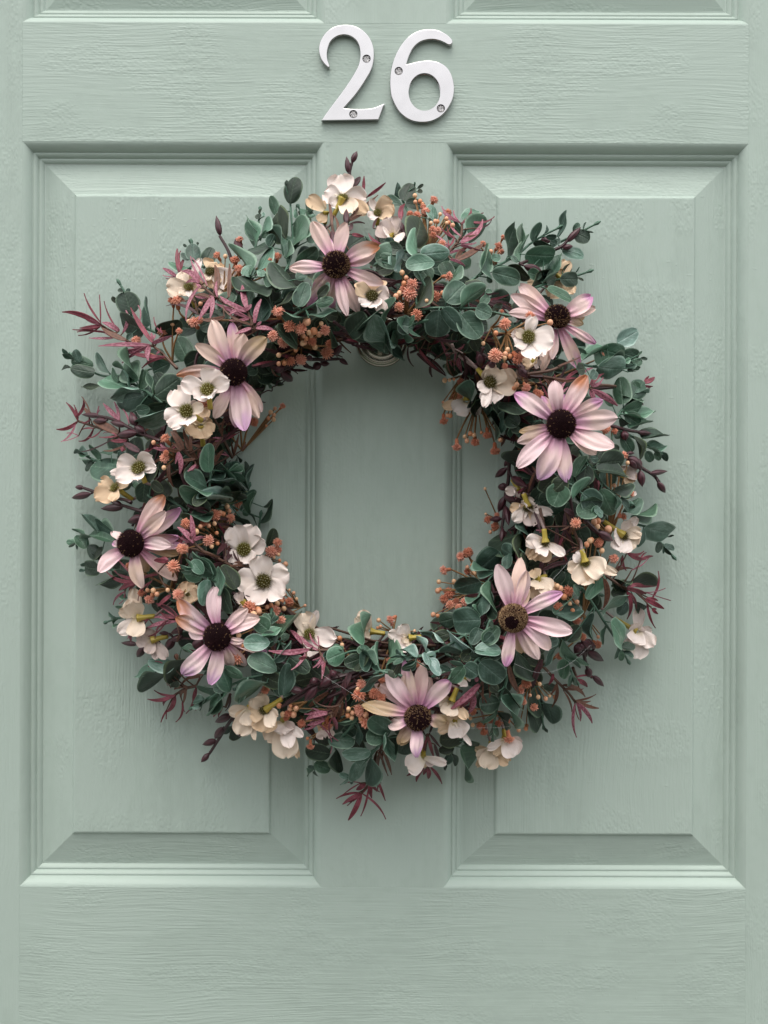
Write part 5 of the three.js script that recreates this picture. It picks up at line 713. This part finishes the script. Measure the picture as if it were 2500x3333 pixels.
K(-2, [[[680, 540], [600, 640], [480, 830], [340, 1050]]], [[620, 530, 412, 628, 118], [520, 690, 408, 850, 105], [430, 870, 240, 930, 100], [340, 1040, 225, 1168, 88], [670, 620, 760, 830, 118]]);
E(-6, [[820, 640], [720, 730]], [[700, 650, 700, 870, 200, 0], [620, 680, 560, 790, 120, 0]]);
B(-3, [[620, 250], [560, 420]], [[620, 240, 555, 470, 40, 3], [520, 410, 395, 555, 80, 0]]);
C(350, 1950);
A(410, 250, 0, [[350, -140, 170, 1, -2], [300, 0, 220, 1, 2], [155, 150, 150, 1, -2], [330, 40, 260, 1, 6], [155, 460, 180, 0, 0], [370, 510, 240, 1, 8]], { calyx: [640, 230], front: 1, up: 8, n: [0, 0, 1] });
A(600, 550, 0, [[390, 560, 170, 3, 0], [500, 400, 180, 3, -2], [600, 410, 130, 3, 0], [560, 740, 150, 3, 4], [660, 815, 110, 3, 2], [805, 795, 150, 3, 2], [430, 440, 150, 3, -4]], { calyx: [815, 500], front: 1, up: 4, n: [0, 0, 1] });
K(-8, [[[700, 590], [490, 610], [310, 600]], [[960, 520], [820, 580]]], [[400, 610, 178, 590, 78], [505, 640, 395, 785, 110], [890, 540, 780, 700, 125], [1010, 500, 860, 560, 95], [1020, 400, 850, 460, 90], [830, 460, 690, 460, 60], [1270, 560, 1150, 680, 150]]);
E(0, [[960, 870], [800, 920], [640, 980], [470, 1040]], [[1090, 800, 890, 1150, 215, 0], [950, 850, 548, 820, 135, 2], [540, 1080, 440, 1155, 76, 0], [640, 985, 402, 1020, 155, 2], [790, 1020, 462, 1262, 178, 0], [620, 1020, 540, 1080, 30, 2], [1000, 660, 1180, 730, 80, 1], [880, 1190, 940, 1110, 100, 0]]);
E(-4, [[300, 220], [130, 260], [0, 305]], [[240, 290, 100, 340, 84, 1], [130, 250, 15, 170, 16, 1], [150, 270, 80, 340, 16, 1], [230, 180, 100, 100, 40, 1]]);
B(2, [[940, 270], [800, 300], [640, 360]], [[940, 240, 660, 60, 100, 0], [900, 190, 700, 80, 60, 3], [930, 300, 650, 415, 66, 1], [840, 300, 525, 395, 84, 1], [560, 270, 410, 330, 44, 0], [300, 460, 315, 585, 52, 1], [800, 290, 445, 505, 28, 0, 0.2], [970, 480, 940, 580, 40, 2]]);
B(-4, [[1200, 1170], [1050, 1210], [900, 1300]], [[1290, 1020, 970, 1215, 60, 2, -0.2], [1080, 1180, 900, 1220, 86, 2], [1250, 1040, 1060, 1080, 70, 2], [1060, 1220, 1020, 1410, 64, 2, 0.06], [1200, 1180, 1060, 1545, 54, 0, 0.12], [1010, 1380, 920, 1660, 44, 0, 0.2], [900, 1300, 630, 1230, 44, 0, 0.15], [910, 1310, 795, 1525, 92, 0], [800, 1490, 720, 1665, 36, 0], [910, 1300, 540, 1350, 82, 0, 0.14], [920, 740, 1000, 860, 80, 2], [1050, 670, 1200, 690, 50, 3], [790, 910, 550, 905, 30, 0, 0.12], [900, 930, 790, 1050, 60, 0], [850, 1060, 860, 1200, 26, 0, -0.3]]);
E(10, [[1660, 1210], [1430, 1300], [1290, 1370], [1150, 1460]], [[1490, 1235, 1208, 1200, 155, 1], [1520, 1260, 1360, 1510, 140, 1], [1630, 1250, 1385, 1545, 145, 2], [1300, 1350, 1160, 1380, 95, 1], [1320, 1350, 1262, 1485, 74, 1], [1240, 1410, 1140, 1462, 44, 2]]);
C(200, 1600);
E(-2, [[720, 650], [480, 590], [330, 620], [190, 680]], [[690, 550, 460, 405, 190, 1], [490, 545, 292, 308, 108, 1], [350, 735, 520, 890, 200, 0], [560, 780, 420, 880, 140, 0], [200, 590, 335, 770, 155, 1], [690, 670, 335, 610, 225, 1], [190, 680, 65, 680, 105, 2], [330, 625, 138, 510, 44, 1], [200, 690, 212, 785, 34, 1], [180, 700, 95, 750, 44, 0]]);
E(-2, [[800, 1080], [560, 1040], [300, 1060]], [[760, 1130, 508, 1255, 140, 0], [620, 915, 388, 825, 62, 1], [530, 1050, 315, 1010, 235, 0], [330, 970, 270, 1010, 60, 1], [320, 1070, 235, 1070, 44, 1], [880, 1440, 780, 1380, 60, 1], [880, 1090, 740, 1080, 110, 0]]);
B(0, [[1300, 1090], [1050, 1180], [900, 1240]], [[1050, 1190, 608, 1080, 78, 0, 0.2], [1010, 1170, 710, 1060, 58, 0, 0.15], [1000, 1210, 820, 1190, 50, 1], [1050, 1200, 775, 1335, 104, 0], [1300, 1120, 1000, 1240, 50, 0], [860, 1350, 700, 1530, 44, 1], [1220, 1210, 1035, 1490, 32, 0, -0.2], [1440, 940, 1250, 930, 96, 0], [1480, 1400, 1300, 1550, 90, 0]]);
S(3, [1480, 1300], [[1515, 1010, 98, 0, 0.1, 0], [1620, 770, 82, 0, 0, 0], [1190, 1450, 84, -0.3, 0.4, 2], [1580, 1390, 90, -0.2, -0.2, 2], [1080, 1370, 66, 0, 0, 3], [910, 1000, 60, 0, 0, 1]], [[1240, 1335, 34], [1290, 1385, 32], [1225, 1390, 26], [1435, 1330, 28], [1160, 1330, 26]]);
C(580, 1600);
E(4, [[700, 180], [500, 250], [400, 260]], [[410, 280, 190, 85, 210, 0], [400, 230, 690, 90, 140, 0], [450, 330, 190, 350, 90, 0], [460, 310, 38, 290, 110, 1], [970, 490, 760, 305, 125, 1], [960, 310, 1045, 0, 140, 1], [930, 100, 770, 60, 120, 0]]);
E(-6, [[1080, 560], [1100, 420], [1110, 350]], [[1100, 425, 1272, 98, 95, 0], [960, 310, 880, 240, 130, 1], [1210, 740, 1300, 495, 150, 0], [960, 290, 1060, 460, 16, 0]]);
A(890, 780, 108, [[735, 475, 290, 0, 4], [1020, 455, 270, 0, 2], [1180, 680, 250, 0, 4], [610, 770, 260, 0, 4], [720, 975, 240, 0, 6], [980, 960, 220, 0, 6]], { up: 24, n: [0, 0.05, 1] });
A(1155, 1205, 115, [[1105, 860, 290, 0, 3], [1495, 1080, 290, 0, 3], [1430, 1420, 300, 0, 5], [985, 1515, 290, 0, 5], [775, 1190, 310, 0, 3]], { up: 32, n: [0, 0, 1], dark: 1 });
A(860, 1500, 0, [[800, 1360, 130, 3, 0], [840, 1520, 140, 3, 2], [900, 1640, 160, 3, 0]], { up: 2, n: [0, 0, 1] });
A(130, 1390, 30, [[30, 1240, 190, 2, -4], [240, 1260, 170, 2, -4], [270, 1390, 170, 2, 0], [150, 1520, 210, 2, 2], [-20, 1480, 160, 2, 0]], { up: 0, n: [0, 0, 1], dark: 1 });
B(16, [[330, 800], [260, 740], [200, 680]], [[200, 680, 0, 600, 42, 1], [210, 690, -10, 480, 110, 1], [215, 650, 170, 318, 90, 1], [220, 660, 375, 620, 62, 1, 0.2], [160, 600, 210, 560, 50, 1]]);
B(12, [[860, 1080], [600, 940], [400, 830], [180, 770]], [[640, 700, 530, 850, 110, 3], [820, 950, 740, 800, 40, 3], [840, 960, 790, 770, 40, 2], [960, 1010, 700, 1010, 50, 2], [900, 1000, 760, 960, 60, 2], [640, 930, 630, 880, 30, 3], [560, 880, 300, 800, 36, 2]], stemBrown);
E(10, [[760, 1310], [640, 1270], [460, 1190], [340, 1110], [190, 1060]], [[790, 1310, 595, 990, 190, 0], [590, 1300, 720, 1640, 190, 0], [500, 1150, 270, 910, 240, 1], [320, 1160, 78, 1080, 210, 1], [480, 1120, 190, 808, 95, 2], [400, 1190, 340, 1545, 155, 2], [335, 1110, 188, 925, 165, 2], [570, 1400, 540, 1008, 160, 2], [190, 1060, 36, 1078, 54, 2], [180, 1050, 100, 905, 54, 2], [180, 1035, 25, 985, 54, 2]]);
S(6, [560, 640], [[800, 155, 92, 0.1, -0.7, 0], [500, 315, 92, 0, 0, 1], [700, 355, 90, 0.2, 0, 0], [410, 660, 98, 0, 0, 2], [75, 775, 90, -0.1, 0, 0], [110, 430, 88, -0.3, 0, 1], [0, 1400, 80, -0.3, 0, 2], [350, 420, 60, 0, 0, 3]], [[660, 200, 36], [690, 262, 30], [605, 300, 34], [490, 432, 30], [412, 462, 28], [400, 375, 30], [245, 540, 36], [300, 470, 28], [530, 702, 26], [452, 742, 28], [570, 280, 28], [520, 560, 26]]);
S(4, [1120, 900], [[1340, 690, 84, 0.1, -0.5, 0], [1260, 810, 98, 0, 0, 2], [1345, 790, 72, 0.3, 0, 2]], [[1355, 852, 26], [1450, 980, 36], [1370, 930, 24], [1290, 890, 26]]);
S(2, [1640, 1560], [[1500, 1490, 84, -0.2, 0, 1], [960, 1560, 96, 0, 0, 1], [1300, 1610, 90, 0, 0, 2], [1410, 1460, 50, 0, 0, 3]], [[1340, 1512, 34], [1250, 1535, 30], [1400, 1240, 26], [1500, 1330, 20], [1560, 1370, 26], [1440, 1390, 26], [1600, 1450, 24], [1200, 1560, 30], [1080, 1600, 44]]);

// --- the eight daisies ---
D(1094, 861, 49, 0, 0.12, 2, [[942, 873, 48, 0], [1019, 948, 48, 1, -12], [1001, 1000, 34, 1, -16], [1078, 1004, 43, 1, -18], [1067, 774, 30, 1, -12], [1222, 818, 44, 0, -4], [1168, 1016, 40, 3, -2], [1016, 721, 48, 0, 2], [1129, 727, 45, 0, 2], [1233, 802, 48, 2, 2], [1247, 923, 42, 3, 6, 0.5], [1131, 1027, 40, 3, 4]], 16);
D(1815, 1030, 45, 0.12, 0.5, 2, [[1692, 932, 44, 3, -4], [1663, 961, 44, 3, 0], [1656, 1019, 34, 3, 4], [1900, 1056, 30, 4, -6], [1901, 1030, 34, 4, -4], [1936, 1004, 36, 0, -3], [1924, 966, 60, 1, 0], [1766, 1208, 38, 0, 0], [1795, 1169, 40, 3, 4], [1889, 1196, 44, 1, 4], [1940, 1119, 34, 1, 4]], 14);
D(1827, 1380, 51, 0, 0.02, 0, [[1763, 1288, 34, 1, -8], [1838, 1290, 30, 1, -8], [1690, 1404, 32, 4, -8], [1942, 1476, 46, 0, -6], [1684, 1440, 44, 3, -4], [1963, 1303, 50, 1, -3], [1675, 1280, 62, 1, 2], [1805, 1239, 52, 3, 2], [1911, 1222, 62, 2, 4], [2011, 1361, 62, 3, 4], [1999, 1452, 60, 3, 4], [1685, 1522, 58, 3, 4], [1752, 1562, 66, 5, 2], [1846, 1570, 62, 5, 4]], 20);
D(1671, 2012, 52, -0.14, -0.05, 1, [[1712, 1900, 46, 4, -8], [1701, 2123, 44, 4, -10], [1830, 1928, 42, 1, 0], [1693, 1816, 48, 0, 0], [1617, 1837, 52, 3, 4], [1712, 1856, 50, 0, 6], [1789, 2113, 44, 0, 0], [1862, 2055, 60, 3, 4], [1752, 2147, 48, 3, 4], [1647, 2170, 46, 1, 2]], 20);
D(1360, 2336, 48, 0, -0.35, 2, [[1452, 2350, 52, 4, -10], [1220, 2225, 40, 0, -6], [1400, 2205, 42, 0, -8], [1266, 2355, 50, 3, -4], [1302, 2412, 46, 4, -4], [1300, 2423, 42, 4, -6], [1316, 2150, 54, 1, -2], [1469, 2216, 58, 1, 0], [1258, 2189, 52, 3, 2], [1374, 2158, 47, 0, 4], [1178, 2295, 46, 4, 6, 0.6], [1360, 2466, 54, 5, 4]], 18);
D(707, 2073, 49, -0.02, 0, 0, [[614, 2054, 42, 3, -8], [750, 2167, 46, 3, -8], [801, 2167, 42, 3, -10], [792, 2085, 26, 3, -2], [870, 2120, 34, 1, -8], [845, 2013, 50, 0, -4], [806, 1981, 42, 0, 0], [585, 1952, 56, 2, 2], [572, 2010, 52, 2, 4], [698, 1911, 46, 3, 2], [596, 2196, 58, 5, 4], [683, 2227, 54, 5, 4]], 17);
D(425, 1769, 48, -0.25, 0.05, 0, [[366, 1735, 30, 3, 0], [368, 1768, 24, 1, -2], [600, 1775, 34, 1, -6], [583, 1803, 38, 4, -8], [576, 1887, 40, 0, -6], [480, 1860, 40, 4, -10], [586, 1653, 52, 1, -2], [535, 1612, 60, 2, 2], [579, 1742, 52, 1, 0], [540, 1665, 46, 3, 6], [557, 1776, 46, 3, 6], [324, 1863, 52, 3, 4], [465, 1913, 56, 3, 4]], 16);
D(760, 1211, 48, 0, 0.02, 0, [[850, 1343, 50, 3, -6], [842, 1361, 42, 0, -4], [773, 1390, 44, 1, -6], [794, 1086, 48, 0, -2], [756, 1051, 46, 1, -2], [638, 1122, 48, 0, 2], [687, 1041, 66, 0, 4], [866, 1098, 58, 4, 4, 0.5], [698, 1361, 44, 0, 2], [574, 1221, 44, 2, 4], [799, 1402, 60, 5, 5]], 15);
// ---------- the twig ring the flowers are wired to, and the dark greenery deep between them ----------
{
  const ring = grp(wreath, 'twig_ring'), twigMats = [srgb(104, 72, 50), srgb(78, 52, 40), srgb(66, 45, 42), srgb(86, 64, 52)].map((c) => new THREE.MeshStandardMaterial({ color: col(c), roughness: 0.8 }));
  for (let i = 0; i < 58; i++) {
    const a0 = rr(0, 6.283), span = rr(1.2, 2.6), R0 = rr(478, 585), ph = rr(0, 6.28), tw = rr(1.5, 4), th = rr(0.0010, 0.0021), pts = [];
    const rad = rr(14, 60), z0 = 0.024;
    for (let s = 0; s <= 14; s++) { const a = a0 + span * s / 14, q = ph + tw * a, R = clamp(R0 + Math.cos(q) * rad, Math.sin(a) > 0.3 ? 462 : 505, 660), z = clamp(z0 + Math.sin(q) * 0.014 + 0.003 * Math.sin(a * 7 + i), 0.004, 0.045); pts.push(seen(CX + Math.cos(a) * R + 4 * Math.sin(a * 11 + i), CY + Math.sin(a) * R, z).sub(ORG)); }
    add(ring, 'twig', tube(pts, [th, th * 0.8], 6, 4), twigMats[i % 4]);
  }
}
C(0, 0); FS = 1;
const polar = (a, R) => [CX + Math.cos(a) * R, CY + Math.sin(a) * R];
LIFT = 0;
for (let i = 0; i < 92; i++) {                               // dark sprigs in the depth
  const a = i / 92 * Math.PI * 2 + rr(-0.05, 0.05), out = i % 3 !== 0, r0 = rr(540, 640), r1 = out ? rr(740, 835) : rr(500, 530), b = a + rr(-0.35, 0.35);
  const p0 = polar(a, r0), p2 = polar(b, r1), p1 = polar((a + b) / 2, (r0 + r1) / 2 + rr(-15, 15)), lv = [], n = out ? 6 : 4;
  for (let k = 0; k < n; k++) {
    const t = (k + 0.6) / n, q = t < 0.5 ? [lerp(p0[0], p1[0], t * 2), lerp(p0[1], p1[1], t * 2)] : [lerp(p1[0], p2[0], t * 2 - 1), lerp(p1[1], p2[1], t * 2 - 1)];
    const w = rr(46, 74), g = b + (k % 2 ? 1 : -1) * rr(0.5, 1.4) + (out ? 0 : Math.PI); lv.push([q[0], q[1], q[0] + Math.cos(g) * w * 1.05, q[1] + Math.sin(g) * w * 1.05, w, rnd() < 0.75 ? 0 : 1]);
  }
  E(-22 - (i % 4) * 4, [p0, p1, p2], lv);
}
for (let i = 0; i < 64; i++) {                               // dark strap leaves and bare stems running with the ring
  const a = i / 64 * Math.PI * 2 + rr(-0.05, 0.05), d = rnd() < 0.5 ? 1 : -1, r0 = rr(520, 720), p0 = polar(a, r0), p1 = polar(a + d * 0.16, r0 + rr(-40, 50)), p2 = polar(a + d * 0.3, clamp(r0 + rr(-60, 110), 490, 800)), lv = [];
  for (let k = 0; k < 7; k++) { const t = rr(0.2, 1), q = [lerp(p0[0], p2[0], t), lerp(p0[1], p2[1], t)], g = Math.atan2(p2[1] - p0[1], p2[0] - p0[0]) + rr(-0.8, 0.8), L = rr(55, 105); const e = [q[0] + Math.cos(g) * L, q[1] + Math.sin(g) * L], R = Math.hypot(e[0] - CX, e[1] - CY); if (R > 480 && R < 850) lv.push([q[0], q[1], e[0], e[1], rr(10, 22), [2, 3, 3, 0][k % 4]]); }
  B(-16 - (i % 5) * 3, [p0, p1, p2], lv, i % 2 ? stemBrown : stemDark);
}
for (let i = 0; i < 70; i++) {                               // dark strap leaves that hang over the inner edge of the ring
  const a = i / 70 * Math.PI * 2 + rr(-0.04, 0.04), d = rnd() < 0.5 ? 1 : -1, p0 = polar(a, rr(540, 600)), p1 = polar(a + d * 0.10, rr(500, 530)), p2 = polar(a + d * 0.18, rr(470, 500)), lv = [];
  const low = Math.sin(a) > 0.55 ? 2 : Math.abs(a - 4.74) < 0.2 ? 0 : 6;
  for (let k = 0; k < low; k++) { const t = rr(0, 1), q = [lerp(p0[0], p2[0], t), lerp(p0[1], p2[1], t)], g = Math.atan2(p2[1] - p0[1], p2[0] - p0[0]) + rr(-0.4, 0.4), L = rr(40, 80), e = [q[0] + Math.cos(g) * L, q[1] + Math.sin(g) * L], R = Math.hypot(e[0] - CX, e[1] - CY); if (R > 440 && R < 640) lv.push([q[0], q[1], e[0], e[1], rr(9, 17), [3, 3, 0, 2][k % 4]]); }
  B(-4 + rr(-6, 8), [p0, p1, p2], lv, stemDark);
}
for (let i = 0; i < 64; i++) {                               // small dark sprigs on the inner half of the ring
  const a = i / 64 * Math.PI * 2 + rr(-0.05, 0.05); if (Math.sin(a) > 0.6 || Math.abs(a - 4.74) < 0.24) continue;
  const p0 = polar(a, 600), p2 = polar(a + rr(-0.1, 0.1), rr(478, 510)), p1 = [(p0[0] + p2[0]) / 2, (p0[1] + p2[1]) / 2], lv = [];
  for (let k = 0; k < 5; k++) { const t = k / 5, q = [lerp(p0[0], p2[0], t), lerp(p0[1], p2[1], t)], g = a + Math.PI + (k % 2 ? 1 : -1) * rr(0.5, 1.2), w = rr(38, 58); lv.push([q[0], q[1], q[0] + Math.cos(g) * w, q[1] + Math.sin(g) * w, w, 0]); }
  E(-10 - (i % 3) * 4, [p0, p1, p2], lv);
}
// a loose binding wire, and cobweb strands across the lower flowers
C(550, 900);
add(wreath, 'binding_wire', tube([pt(1180, 1640, 0.002), pt(1240, 1590, 0.003), pt(1330, 1540, 0.005), pt(1390, 1545, 0.004), pt(1400, 1490, 0.005), pt(1450, 1470, 0.005), pt(1460, 1425, 0.005), pt(1540, 1395, 0.004)], [0.0005], 6, 4), stemDark);
{
  const web = new THREE.Group(); web.name = 'cobweb'; scene.add(web); web.position.copy(ORG);
  tag(web, 'thin cobweb strands stretched across the lower flowers of the wreath', 'cobweb', 'thing');
  const silk = new THREE.MeshStandardMaterial({ color: col([0.7, 0.7, 0.7]), roughness: 0.5 });
  const strand = (x, y, pts) => { C(x, y); add(web, 'strand', tube(pts.map((p) => pt(p[0], p[1], 0.024)), [0.00005], 4, 6), silk); };
  strand(1000, 1950, [[200, 1020], [520, 1220], [840, 1420], [1240, 1650]]);
  strand(1300, 2150, [[340, 975], [980, 915], [1540, 870], [1660, 760]]);
  strand(1600, 2000, [[300, 660], [600, 780], [860, 760], [1080, 650], [1340, 410]]);
  strand(1800, 1750, [[0, 560], [130, 420], [250, 270]]);
}
scene.updateMatrixWorld(true);
renderer.render(scene, camera);
